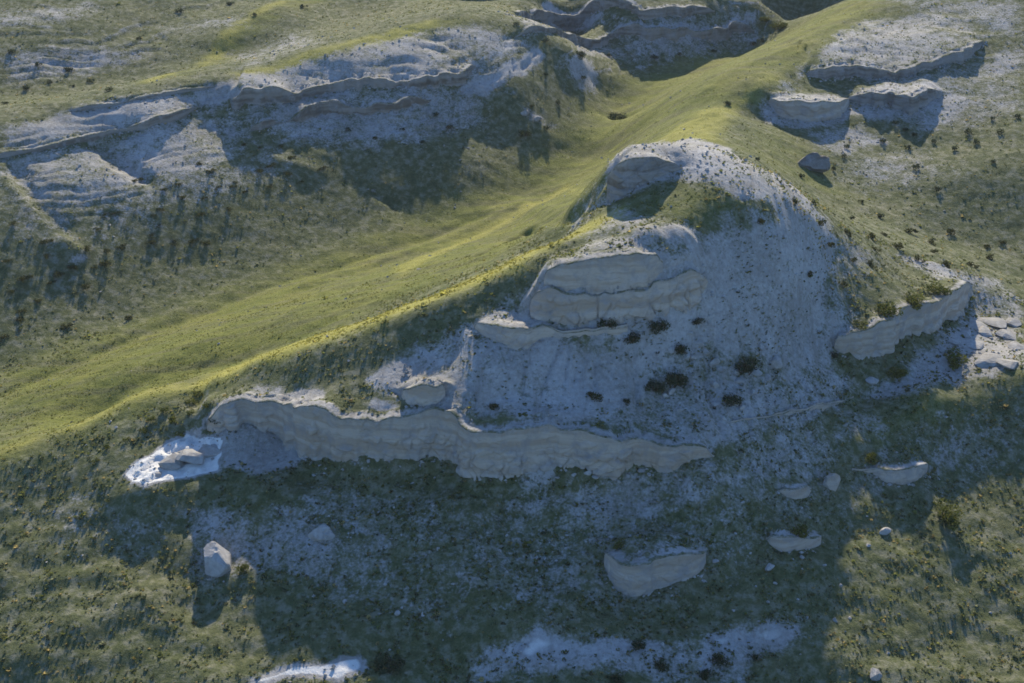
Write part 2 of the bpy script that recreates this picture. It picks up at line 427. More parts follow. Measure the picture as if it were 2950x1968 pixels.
ROCK = [  # polygon, amount, edge softness in metres
 ([(845,872),(960,792),(1070,725),(1180,668),(1250,610),(1290,585),(1420,612),(1610,590),(1720,560),(1860,610),(1990,650),(1960,740),(1920,830),(2000,890),(1900,950),(1640,1050),(1300,985),(1060,955),(930,925)], 0.58, 1.2),
 ([(850,872),(960,792),(1070,730),(1180,690),(1300,780),(1480,820),(1500,920),(1420,975),(1300,985),(1060,955),(930,925)], 0.84, 1.2),
 ([(1500,790),(1640,720),(1820,690),(1900,740),(1880,840),(1760,830)], 0.74, 1.5),
 ([(1285,592),(1340,560),(1440,540),(1560,515),(1620,540),(1620,600),(1430,618)], 0.66, 1.0),
 ([(1425,345),(1540,325),(1680,345),(1760,388),(1840,440),(1880,505),(1790,478),(1690,455),(1560,412),(1440,452),(1395,452)], 0.84, 0.8),
 ([(1640,480),(1790,480),(1880,510),(2040,590),(1990,650),(1860,620),(1720,560),(1610,560)], 0.50, 2.0),
 ([(1400,470),(1520,500),(1560,520),(1440,545),(1330,560),(1290,585)], 0.44, 1.5),
 ([(470,1010),(560,960),(640,1000),(700,1050),(690,1075),(600,1085),(500,1085)], 0.85, 0.6),
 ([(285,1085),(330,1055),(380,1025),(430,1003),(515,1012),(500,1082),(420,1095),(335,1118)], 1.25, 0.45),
 ([(640,905),(700,893),(745,905),(750,920),(690,925),(640,925)], 0.9, 0.5),
 ([(845,940),(860,925),(920,925),(935,945),(880,955)], 1.0, 0.5),
 ([(560,885),(640,870),(650,900),(600,925),(555,935)], 0.7, 0.8),
 ([(1050,1125),(1250,1115),(1640,1050),(1900,960),(2000,905),(2010,1000),(1930,1090),(1750,1130),(1500,1210),(1300,1190),(1150,1185)], 0.56, 2.0),
 ([(420,1180),(560,1160),(760,1180),(820,1250),(760,1310),(560,1330),(440,1330)], 0.54, 1.8),
 ([(640,1110),(1100,1110),(1700,1080),(2000,1000),(2080,1060),(1960,1200),(1700,1330),(1300,1400),(900,1420),(680,1330)], 0.36, 3.0),
 ([(1960,1000),(2200,950),(2350,930),(2350,1070),(2150,1130),(1980,1080)], 0.36, 2.5),
 ([(60,1090),(300,1130),(420,1200),(330,1290),(120,1230)], 0.33, 2.5),
 ([(1060,1568),(1130,1490),(1240,1455),(1400,1462),(1560,1470),(1700,1440),(1850,1425),(1860,1470),(1760,1500),(1720,1568)], 0.62, 1.8),
 ([(1120,1500),(1240,1462),(1300,1475),(1200,1520)], 0.95, 1.2),
 ([(1600,1470),(1700,1442),(1850,1428),(1840,1468),(1700,1490)], 0.95, 1.2),
 ([(1300,1470),(1480,1465),(1560,1490),(1420,1520),(1300,1510)], 0.8, 1.4),
 ([(580,1568),(640,1535),(730,1515),(825,1505),(830,1535),(770,1568)], 1.0, 0.6),
 ([(0,302),(180,245),(350,212),(540,182),(545,222),(450,243),(340,272),(170,318),(0,350)], 0.78, 1.6),
 ([(0,360),(260,310),(460,265),(540,262),(600,330),(500,400),(330,420),(200,500),(150,560),(60,440),(0,410)], 0.64, 2.5),
 ([(0,380),(300,380),(620,330),(700,400),(500,470),(330,520),(150,600),(0,560)], 0.40, 4.0),
 ([(540,180),(800,110),(1000,70),(1090,55),(1210,105),(1150,150),(1090,185),(1000,205),(560,245)], 0.66, 2.5),
 ([(545,245),(780,210),(1100,190),(1140,230),(1100,290),(960,330),(760,340),(620,320)], 0.62, 2.5),
 ([(600,262),(760,236),(900,232),(960,248),(820,256),(640,288)], 0.78, 1.0),
 ([(1045,207),(1130,160),(1235,106),(1256,128),(1200,168),(1135,208),(1180,212),(1120,220)], 0.9, 0.7),
 ([(1185,258),(1215,252),(1275,288),(1250,296)], 0.6, 0.8),
 ([(1140,25),(1700,0),(1770,75),(1620,130),(1420,135),(1220,80)], 0.52, 2.5),
 ([(1465,88),(1640,60),(1720,66),(1700,84),(1500,100)], 0.86, 1.2),
 ([(1320,90),(1440,95),(1450,118),(1330,112)], 0.66, 1.2),
 ([(1862,158),(1905,95),(1970,45),(2190,25),(2255,90),(2210,128),(2050,165),(1945,165)], 0.60, 1.6),
 ([(1780,205),(1840,150),(1852,172),(1812,205)], 0.7, 1.0),
 ([(1738,262),(1775,212),(1945,212),(1960,245),(1930,290),(1840,295),(1760,285)], 0.72, 1.0),
 ([(1940,205),(2130,185),(2230,215),(2210,280),(2130,300),(1980,270)], 0.68, 2.0),
 ([(1960,170),(2250,140),(2350,160),(2350,260),(2230,290),(2000,210)], 0.46, 2.5),
 ([(1850,300),(1980,285),(2040,330),(1960,365),(1880,340)], 0.55, 2.0),
 ([(1960,340),(2120,330),(2200,400),(2080,440),(1900,420)], 0.44, 3.0),
 ([(2240,150),(2350,100),(2350,160),(2280,185)], 0.66, 1.5),
 ([(2000,0),(2350,0),(2350,90),(2260,60),(2100,20)], 0.60, 3.0),
 ([(1935,892),(2080,850),(2130,800),(2210,750),(2350,735),(2350,845),(2160,890),(2010,918)], 0.86, 1.4),
 ([(2055,580),(2200,622),(2290,640),(2350,690),(2350,735),(2200,745),(2225,690),(2160,640)], 0.66, 1.2),
 ([(1960,1020),(2060,955),(2066,962),(1970,1030)], 0.6, 0.35),
 ([(2180,400),(2330,370),(2350,400),(2230,430)], 0.0, 1.0),
 ([(520,120),(700,70),(760,90),(560,160)], 0.45, 2.5),
 ([(0,120),(140,95),(330,110),(400,130),(200,175),(0,190)], 0.54, 3.0),
 ([(0,20),(120,10),(230,0),(240,40),(120,60),(0,60)], 0.50, 2.5),
 ([(330,60),(560,30),(580,60),(430,80)], 0.42, 2.5),
 ([(0,520),(60,480),(180,560),(160,590)], 0.42, 1.0),
]
GREEN = [  # lush bright grass of the bottoms and crests
 ([(0,1060),(0,860),(300,755),(600,640),(900,525),(1150,425),(1290,320),(1400,215),(1460,170),(1560,150),(1800,60),(1950,0),(2060,0),(1900,110),(1700,240),(1500,335),(1420,380),(1200,560),(900,700),(600,830),(300,930)], 0.9, 5.0),
 ([(330,190),(500,85),(660,0),(730,0),(560,90),(420,170)], 0.9, 3.0),
 ([(540,172),(850,85),(1000,42),(1080,34),(1140,50),(1000,60),(760,125)], 0.8, 2.0),
 ([(1420,470),(1600,440),(1720,470),(1600,500),(1450,500)], 0.5, 2.0),
 ([(1950,1000),(2150,905),(2350,845),(2350,885),(2150,945)], 0.6, 1.5),
 ([(1640,330),(1760,290),(1860,330),(1960,460),(1800,400)], 0.5, 3.0),
]
SUN_CREST = [  # narrow yellow bands along the crests: strong sunlight painted into the grass colour
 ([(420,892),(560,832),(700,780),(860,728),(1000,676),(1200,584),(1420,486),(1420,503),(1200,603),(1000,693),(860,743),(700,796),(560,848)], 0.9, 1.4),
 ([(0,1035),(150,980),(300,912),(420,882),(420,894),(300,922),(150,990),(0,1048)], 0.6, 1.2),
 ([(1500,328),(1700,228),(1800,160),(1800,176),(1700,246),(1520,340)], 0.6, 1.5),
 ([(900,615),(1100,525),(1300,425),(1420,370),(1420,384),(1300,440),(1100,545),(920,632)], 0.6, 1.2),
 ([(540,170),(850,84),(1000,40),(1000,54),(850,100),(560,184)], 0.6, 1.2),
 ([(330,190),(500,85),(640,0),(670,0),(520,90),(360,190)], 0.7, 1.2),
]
STRATA = [
 ([(0,300),(540,175),(1000,60),(1230,100),(1140,240),(1000,320),(700,330),(560,300),(300,340),(0,430)], 0.85, 4.0),
 ([(1130,0),(1780,0),(1790,70),(1560,150),(1300,110)], 0.9, 3.0),
 ([(1850,165),(1920,60),(2050,10),(2350,0),(2350,200),(2250,150),(2050,180)], 0.8, 3.0),
 ([(0,0),(620,0),(400,130),(0,210)], 0.7, 5.0),
 ([(1640,1050),(1950,900),(2000,950),(1800,1060)], 0.5, 1.5),
 ([(0,360),(300,320),(560,290),(640,360),(420,430),(200,500),(0,470)], 0.35, 3.0),
]
GULLY = [  # line, depth, half width
 ([(1100,585),(1150,562),(1210,528),(1290,497),(1330,480)], 1.1, 0.8),
 ([(1360,470),(1400,455),(1425,448)], 0.4, 0.6),
 ([(0,392),(40,440),(100,505),(170,585)], -0.8, 1.3),
 ([(30,400),(80,470),(130,530)], 0.9, 1.6),
 ([(225,330),(280,370),(330,405)], 0.8, 1.4),
 ([(0,905),(300,775),(620,655),(900,570),(1100,500)], 0.5, 1.2),
 ([(700,660),(960,575),(1200,470),(1400,380)], -0.5, 1.6),
 ([(860,440),(905,470)], 0.4, 0.8),
 ([(1400,267),(1435,268)], 0.6, 1.1),
 ([(560,330),(640,372),(720,395)], -0.4, 1.2),
 ([(1720,50),(1790,62),(1850,20)], 0.6, 1.5),
 ([(700,1095),(900,1090),(1060,1105),(1240,1110)], 0.35, 1.2),
 ([(1900,930),(1990,905),(2100,865)], 0.5, 1.2),
 ([(720,800),(860,745),(1000,695),(1120,645)], -0.06, 2.0),
 ([(0,1050),(150,994),(300,925),(420,893)], -0.10, 2.5),
]

def line_sd(x, y, P):
    d = np.full(x.shape, 50.0)
    lo = P.min(0) - 8; hi = P.max(0) + 8
    m = (x > lo[0]) & (x < hi[0]) & (y > lo[1]) & (y < hi[1])
    px, py = x[m], y[m]; dd = np.full(px.shape, 50.0)
    for a, b in zip(P[:-1], P[1:]):
        e = b - a
        t = np.clip(((px - a[0]) * e[0] + (py - a[1]) * e[1]) / (e @ e + 1e-9), 0, 1)
        dd = np.minimum(dd, np.hypot(px - a[0] - t * e[0], py - a[1] - t * e[1]))
    d[m] = dd
    return d

GZ = land(GX, GY)
warp = 1.3 * fbm2(GX * 0.22, GY * 0.22, 4)

def zone(defs):
    out = np.zeros(GX.shape)
    for poly, amt, soft in defs:
        sd = poly_sd(GX, GY, plan(poly), 4 * soft + 4)
        out = np.maximum(out, amt * sstep(-soft, soft, sd + warp * min(1.6, 0.35 + soft * 0.6)))
    return out

rock = zone(ROCK)
green = zone(GREEN)
straw = zone(SUN_CREST)
strata = zone(STRATA)
for poly, dep, hw in GULLY:
    d = line_sd(GX, GY, plan(poly))
    wob = 1 + 0.5 * noise2(GX * 0.5, GY * 0.5)
    GZ -= dep * np.exp(-(d / (hw * wob)) ** 2)
ac = GX * 0.70 - GY * 0.71; al = GX * 0.71 + GY * 0.70
GZ += np.clip(green, 0, 1) * (0.45 * noise2(ac * 0.20 + 3, al * 0.025) + 0.22 * noise2(ac * 0.55, al * 0.06 + 5))
# bedding benches: the slope climbs in small treads and risers
tilt = GZ + 0.02 * GX + 0.9 * fbm2(GX * 0.05 + 3, GY * 0.05, 3)
tilt = tilt + 0.8 * noise2(tilt * 0.8, GX * 0.02) + 0.3 * noise2(GX * 0.3, GY * 0.3)
hb = 0.62 - 0.24 * sstep(28, 36, GX) * sstep(168, 176, GY)
fr = tilt / hb - np.floor(tilt / hb)
tread = (np.floor(tilt / hb) + sstep(0.68, 0.97, fr)) * hb - tilt
bench = strata * (0.15 + 0.85 * sstep(-0.2, 0.2, noise2(GX * 0.11 + 9, GY * 0.11)))
GZ += bench * tread * 0.95
near = sstep(260, 100, GY)
far_out = sstep(130, 112, np.abs(GX))
# tussocks, sheep steps, rills
GZ += (0.30 + 0.55 * sstep(104, 97, GY)) * fbm2(GX * 0.09, GY * 0.12, 3) * far_out
GZ += 0.30 * sstep(104, 97, GY) * noise2(GX * 0.33 + 8, GY * 0.4) * far_out
soft = 1 - 0.5 * np.clip(rock, 0, 1)
GZ += soft * (0.10 * fbm2(GX * 0.45 + 5, GY * 0.45, 3) + 0.055 * noise2(GX * 1.35, GY * 1.35)) * far_out
gyz, gxz = np.gradient(GZ)
slope = np.hypot(gxz / np.gradient(GX, axis=1), gyz / np.gradient(GY, axis=0))
rill = np.abs(noise2(GX * 0.55 + 0.8 * noise2(GX * 0.2, GY * 0.2), GY * 0.10 + 2.2))
GZ -= np.clip(rock, 0, 1) * sstep(0.35, 0.7, slope) * 0.45 * sstep(0.18, 0.0, rill)
# loose rubble roughness on pale ground
GZ += np.clip(rock - 0.3, 0, 1) * 0.07 * noise2(GX * 2.1 + 40, GY * 2.1)
# the quarried pit of pale slabs
pit = np.clip(rock - 1.0, 0, 0.25) * 4
pq = noise2(GX * 0.9 + 0.4 * noise2(GX * 2.1, GY * 2.1), GY * 0.62 + 7)
GZ += pit * (0.28 * sstep(0.08, 0.16, pq) + 0.12 * noise2(GX * 1.7, GY * 1.7) - 0.15)
# steep ground bares; ground bares near ledges
rock = rock * np.clip(1.0 + 0.45 * fbm2(GX * 0.10 + 31, GY * 0.10, 3), 0.7, 1.15) * np.where(rock > 1.05, 1.1, 1.0)
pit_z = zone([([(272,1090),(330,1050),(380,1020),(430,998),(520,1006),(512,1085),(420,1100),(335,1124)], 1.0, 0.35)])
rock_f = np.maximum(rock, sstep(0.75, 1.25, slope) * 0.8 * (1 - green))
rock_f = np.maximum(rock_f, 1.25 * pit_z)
rock_f = np.maximum(rock_f, bench * sstep(0.5, 0.95, fr) * 0.66)

def surf(x, y):
    x = np.asarray(x, float); y = np.asarray(y, float)
    i = np.clip(np.searchsorted(gx, x) - 1, 0, len(gx) - 2); j = np.clip(np.searchsorted(gy, y) - 1, 0, len(gy) - 2)
    tx = np.clip((x - gx[i]) / (gx[i + 1] - gx[i]), 0, 1); ty = np.clip((y - gy[j]) / (gy[j + 1] - gy[j]), 0, 1)
    return (GZ[j, i] * (1 - tx) + GZ[j, i + 1] * tx) * (1 - ty) + (GZ[j + 1, i] * (1 - tx) + GZ[j + 1, i + 1] * tx) * ty

def at_grid(A, x, y):
    i = np.clip(np.searchsorted(gx, x) - 1, 0, len(gx) - 2); j = np.clip(np.searchsorted(gy, y) - 1, 0, len(gy) - 2)
    return A[j, i]

def spot(u, v):                        # sight line against the finished surface
    d = sight(u, v)
    t = np.linspace(70, 420, 3500)
    zz = ZC + d[2] * t
    g = surf(d[0] * t, d[1] * t)
    k = np.nonzero(zz < g)[0]
    p = d * t[k[0] if len(k) else -1]
    return Vector((p[0], p[1], float(surf(p[0], p[1]))))

# ------------------------------------------------------------------ materials
def newmat(name):
    m = bpy.data.materials.new(name)
    m.use_nodes = True
    nt = m.node_tree
    b = nt.nodes['Principled BSDF']
    b.inputs['Roughness'].default_value = 0.95
    b.inputs['Specular IOR Level'].default_value = 0.15
    return m, nt, b

def nd(nt, t, **k):
    n = nt.nodes.new(t)
    for a, v in k.items():
        setattr(n, a, v)
    return n

def noise_n(nt, vec, scale, detail=4.0, rough=0.55, dist=0.0):
    n = nd(nt, 'ShaderNodeTexNoise')
    n.inputs['Scale'].default_value = scale
    n.inputs['Detail'].default_value = detail
    n.inputs['Roughness'].default_value = rough
    n.inputs['Distortion'].default_value = dist
    nt.links.new(vec, n.inputs['Vector'])
    return n.outputs['Fac']

def ramp(nt, fac, stops):
    r = nd(nt, 'ShaderNodeValToRGB')
    e = r.color_ramp.elements
    while len(e) < len(stops):
        e.new(0.5)
    for el, (p, c) in zip(e, stops):
        el.position = p
        el.color = (*c, 1.0) if len(c) == 3 else c
    nt.links.new(fac, r.inputs[0])
    return r.outputs[0]

def mth(nt, op, a, b=None, clamp=False):
    n = nd(nt, 'ShaderNodeMath', operation=op, use_clamp=clamp)
    for i, q in enumerate((a, b)):
        if q is None:
            continue
        if isinstance(q, (int, float)):
            n.inputs[i].default_value = q
        else:
            nt.links.new(q, n.inputs[i])
    return n.outputs[0]

def mix(nt, f, a, b, blend='MIX'):
    n = nd(nt, 'ShaderNodeMix', data_type='RGBA', blend_type=blend)
    for i, q in ((0, f), (6, a), (7, b)):
        if isinstance(q, (int, float)):
            n.inputs[i].default_value = q
        elif isinstance(q, tuple):
            n.inputs[i].default_value = (*q, 1.0)
        else:
            nt.links.new(q, n.inputs[i])
    return n.outputs[2]

def rng_map(nt, v, a, b, c=0.0, d=1.0):
    n = nd(nt, 'ShaderNodeMapRange', interpolation_type='SMOOTHSTEP')
    nt.links.new(v, n.inputs[0])
    for i, q in enumerate((a, b, c, d)):
        n.inputs[i + 1].default_value = q
    return n.outputs[0]

def attr(nt, name):
    return nd(nt, 'ShaderNodeAttribute', attribute_name=name).outputs['Fac']

def chalk_colour(nt, pos):
    a = noise_n(nt, pos, 0.16, 6, 0.65)
    b = noise_n(nt, pos, 2.2, 5, 0.65)
    c = noise_n(nt, pos, 9.0, 3, 0.6)
    col = ramp(nt, a, [(0.34, (0.21, 0.20, 0.18)), (0.5, (0.34, 0.325, 0.31)), (0.64, (0.47, 0.46, 0.455))])
    col = mix(nt, 0.55, col, ramp(nt, b, [(0.3, (0.24, 0.225, 0.20)), (0.52, (0.38, 0.37, 0.355)), (0.75, (0.56, 0.555, 0.545))]))
    col = mix(nt, rng_map(nt, c, 0.58, 0.72, 0.0, 0.45), col, (0.20, 0.19, 0.165))
    mp = nd(nt, 'ShaderNodeMapping'); mp.inputs['Scale'].default_value = (0.9, 0.14, 0.14)
    nt.links.new(pos, mp.inputs['Vector'])
    k = noise_n(nt, mp.outputs[0], 1.0, 5, 0.65, 0.6)
    return mix(nt, rng_map(nt, k, 0.52, 0.70, 0.0, 0.6), col, (0.235, 0.215, 0.185))

# land
m_land, nt, b = newmat('prairie_and_chalk')
pos = nd(nt, 'ShaderNodeNewGeometry').outputs['Position']
g1 = noise_n(nt, pos, 0.12, 5, 0.6); g2 = noise_n(nt, pos, 1.1, 5, 0.65); g3 = noise_n(nt, pos, 5.5, 3, 0.7)
dry = ramp(nt, g1, [(0.3, (0.080, 0.098, 0.036)), (0.5, (0.112, 0.124, 0.050)), (0.7, (0.165, 0.158, 0.085))])
fine = ramp(nt, g2, [(0.33, (0.042, 0.058, 0.024)), (0.48, (0.105, 0.118, 0.052)), (0.64, (0.26, 0.25, 0.185))])
dry = mix(nt, 0.68, dry, fine)
lush = ramp(nt, g1, [(0.3, (0.110, 0.130, 0.026)), (0.55, (0.160, 0.168, 0.034)), (0.75, (0.21, 0.19, 0.046))])
lush = mix(nt, 0.35, lush, ramp(nt, g2, [(0.3, (0.075, 0.105, 0.02)), (0.6, (0.19, 0.20, 0.035)), (0.8, (0.26, 0.23, 0.06))]))
mp = nd(nt, 'ShaderNodeMapping'); mp.inputs['Rotation'].default_value = (0, 0, -0.78); mp.inputs['Scale'].default_value = (0.05, 0.55, 0.3)
nt.links.new(pos, mp.inputs['Vector'])
stk = noise_n(nt, mp.outputs[0], 1.0, 5, 0.6)
lush = mix(nt, rng_map(nt, stk, 0.42, 0.66, 0.0, 0.75), lush, ramp(nt, g2, [(0.3, (0.085, 0.095, 0.035)), (0.7, (0.15, 0.14, 0.07))]))
grass_c = mix(nt, attr(nt, 'green'), dry, lush)
grass_c = mix(nt, attr(nt, 'straw'), grass_c, ramp(nt, g2, [(0.3, (0.25, 0.24, 0.05)), (0.7, (0.36, 0.335, 0.085))]))  # painted sunlight: grass turned bright yellow along the crest bands
grass_c = mix(nt, rng_map(nt, g3, 0.30, 0.48, 0.55, 0.0), grass_c, (0.030, 0.036, 0.016))
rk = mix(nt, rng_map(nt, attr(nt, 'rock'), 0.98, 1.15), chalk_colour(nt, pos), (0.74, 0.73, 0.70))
n1 = noise_n(nt, pos, 0.8, 6, 0.68); n2 = noise_n(nt, pos, 4.0, 4, 0.65)
t = mth(nt, 'ADD', attr(nt, 'rock'), mth(nt, 'ADD', mth(nt, 'MULTIPLY', mth(nt, 'SUBTRACT', n1, 0.5), 1.5), mth(nt, 'MULTIPLY', mth(nt, 'SUBTRACT', n2, 0.5), 1.3)))
f = rng_map(nt, t, 0.22, 0.80)
nt.links.new(mix(nt, f, grass_c, rk), b.inputs['Base Color'])
bp = nd(nt, 'ShaderNodeBump'); bp.inputs['Strength'].default_value = 0.9; bp.inputs['Distance'].default_value = 0.16
nt.links.new(mth(nt, 'ADD', noise_n(nt, pos, 2.6, 5, 0.7), mth(nt, 'MULTIPLY', noise_n(nt, pos, 9.0, 3, 0.7), 0.4)), bp.inputs['Height'])
nt.links.new(bp.outputs[0], b.inputs['Normal'])

# bedded rock of the faces
def rock_mat(name, tan, pale, amt):
    m, nt, b = newmat(name)
    pos = nd(nt, 'ShaderNodeNewGeometry').outputs['Position']
    sx = nd(nt, 'ShaderNodeSeparateXYZ'); nt.links.new(pos, sx.inputs[0])
    w = noise_n(nt, pos, 0.22, 3, 0.5)
    zz = mth(nt, 'ADD', sx.outputs[2], mth(nt, 'ADD', mth(nt, 'MULTIPLY', w, 0.6), mth(nt, 'MULTIPLY', sx.outputs[0], 0.012)))
    cb = nd(nt, 'ShaderNodeCombineXYZ')
    nt.links.new(mth(nt, 'MULTIPLY', sx.outputs[0], 0.06), cb.inputs[0])
    nt.links.new(mth(nt, 'MULTIPLY', sx.outputs[1], 0.06), cb.inputs[1])
    nt.links.new(zz, cb.inputs[2])
    s1 = noise_n(nt, cb.outputs[0], 1.4, 2, 0.5); s2 = noise_n(nt, cb.outputs[0], 6.0, 3, 0.6)
    c = mix(nt, rng_map(nt, s1, 0.38, 0.62), pale, tan)
    c = mix(nt, rng_map(nt, s2, 0.58, 0.70, 0.0, 0.35), c, tuple(q * 0.62 for q in tan))
    s3 = noise_n(nt, cb.outputs[0], 17.0, 2, 0.6)
    c = mix(nt, rng_map(nt, s3, 0.60, 0.72, 0.0, 0.45), c, tuple(q * 0.55 for q in tan))
    c = mix(nt, rng_map(nt, noise_n(nt, pos, 0.7, 5, 0.65), 0.46, 0.66, 0.0, 0.75), c, (0.30, 0.29, 0.285))
    c = mix(nt, rng_map(nt, noise_n(nt, pos, 1.6, 5, 0.7), 0.60, 0.74, 0.0, amt), c, (0.20, 0.15, 0.105))
    du = mth(nt, 'MULTIPLY', attr(nt, 'dust'), rng_map(nt, noise_n(nt, pos, 1.8, 5, 0.7), 0.35, 0.6))
    c = mix(nt, du, c, chalk_colour(nt, pos))
    nt.links.new(c, b.inputs['Base Color'])
    bp = nd(nt, 'ShaderNodeBump'); bp.inputs['Strength'].default_value = 0.55; bp.inputs['Distance'].default_value = 0.10
    nt.links.new(mth(nt, 'ADD', mth(nt, 'MULTIPLY', s2, 0.8), noise_n(nt, pos, 5.0, 4, 0.65)), bp.inputs['Height'])
    nt.links.new(bp.outputs[0], b.inputs['Normal'])
    return m

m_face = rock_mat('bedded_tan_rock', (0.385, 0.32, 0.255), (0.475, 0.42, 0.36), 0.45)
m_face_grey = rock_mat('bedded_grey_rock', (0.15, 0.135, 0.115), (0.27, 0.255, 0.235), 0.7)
m_pale, nt, b = newmat('pale_chalk_rock')
pos = nd(nt, 'ShaderNodeNewGeometry').outputs['Position']
nt.links.new(chalk_colour(nt, pos), b.inputs['Base Color'])
bp = nd(nt, 'ShaderNodeBump'); bp.inputs['Strength'].default_value = 0.7; bp.inputs['Distance'].default_value = 0.08
nt.links.new(noise_n(nt, pos, 5.0, 5, 0.7), bp.inputs['Height'])
nt.links.new(bp.outputs[0], b.inputs['Normal'])

def leaf_mat(name, trans):
    m = bpy.data.materials.new(name); m.use_nodes = True
    nt = m.node_tree; nt.nodes.remove(nt.nodes['Principled BSDF'])
    out = nt.nodes['Material Output']
    col = nd(nt, 'ShaderNodeAttribute', attribute_name='tint').outputs['Color']
    d = nd(nt, 'ShaderNodeBsdfDiffuse'); tr = nd(nt, 'ShaderNodeBsdfTranslucent'); mx = nd(nt, 'ShaderNodeMixShader')
    mx.inputs[0].default_value = trans
    nt.links.new(col, d.inputs[0]); nt.links.new(col, tr.inputs[0])
    nt.links.new(d.outputs[0], mx.inputs[1]); nt.links.new(tr.outputs[0], mx.inputs[2])
    nt.links.new(mx.outputs[0], out.inputs[0])
    return m

m_leaf = leaf_mat('shrub_leaves', 0.25)
m_tuft = leaf_mat('grass_blades', 0.62)
m_wood, nt, b = newmat('shrub_wood')
b.inputs['Base Color'].default_value = (0.085, 0.062, 0.042, 1)

# ------------------------------------------------------------------ mesh helpers
def mesh_np(name, V, F, mats=(), smooth=True):
    V = np.ascontiguousarray(V, dtype=np.float32); F = np.ascontiguousarray(F, dtype=np.int32)
    me = bpy.data.meshes.new(name)
    me.vertices.add(len(V)); me.vertices.foreach_set('co', V.ravel())
    me.loops.add(F.size); me.loops.foreach_set('vertex_index', F.ravel())
    me.polygons.add(len(F)); me.polygons.foreach_set('loop_start', np.arange(len(F), dtype=np.int32) * F.shape[1])
    me.update(calc_edges=True)
    me.polygons.foreach_set('use_smooth', np.full(len(F), smooth))
    for m in mats:
        me.materials.append(m)
    return me

def grid_faces(ny, nx):
    i = (np.arange(ny - 1)[:, None] * nx + np.arange(nx - 1)[None]).ravel()
    return np.stack([i, i + 1, i + 1 + nx, i + nx], 1)

def link(name, data, parent=None, loc=None):
    o = bpy.data.objects.new(name, data)
    C.objects.link(o)
    if parent is not None:
        o.parent = parent
    if loc is not None:
        o.location = loc
    return o

def tag(o, label, cat, group=None):
    o['label'] = label; o['category'] = cat
    if group:
        o['group'] = group
    return o

# ------------------------------------------------------------------ the land
ny_, nx_ = GX.shape
me = mesh_np('terrain', np.stack([GX, GY, GZ], -1).reshape(-1, 3), grid_faces(ny_, nx_), [m_land])
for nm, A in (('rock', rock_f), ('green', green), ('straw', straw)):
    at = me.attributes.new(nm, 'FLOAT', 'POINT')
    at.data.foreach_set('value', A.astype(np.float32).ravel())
terrain = link('terrain', me)
terrain['kind'] = 'structure'

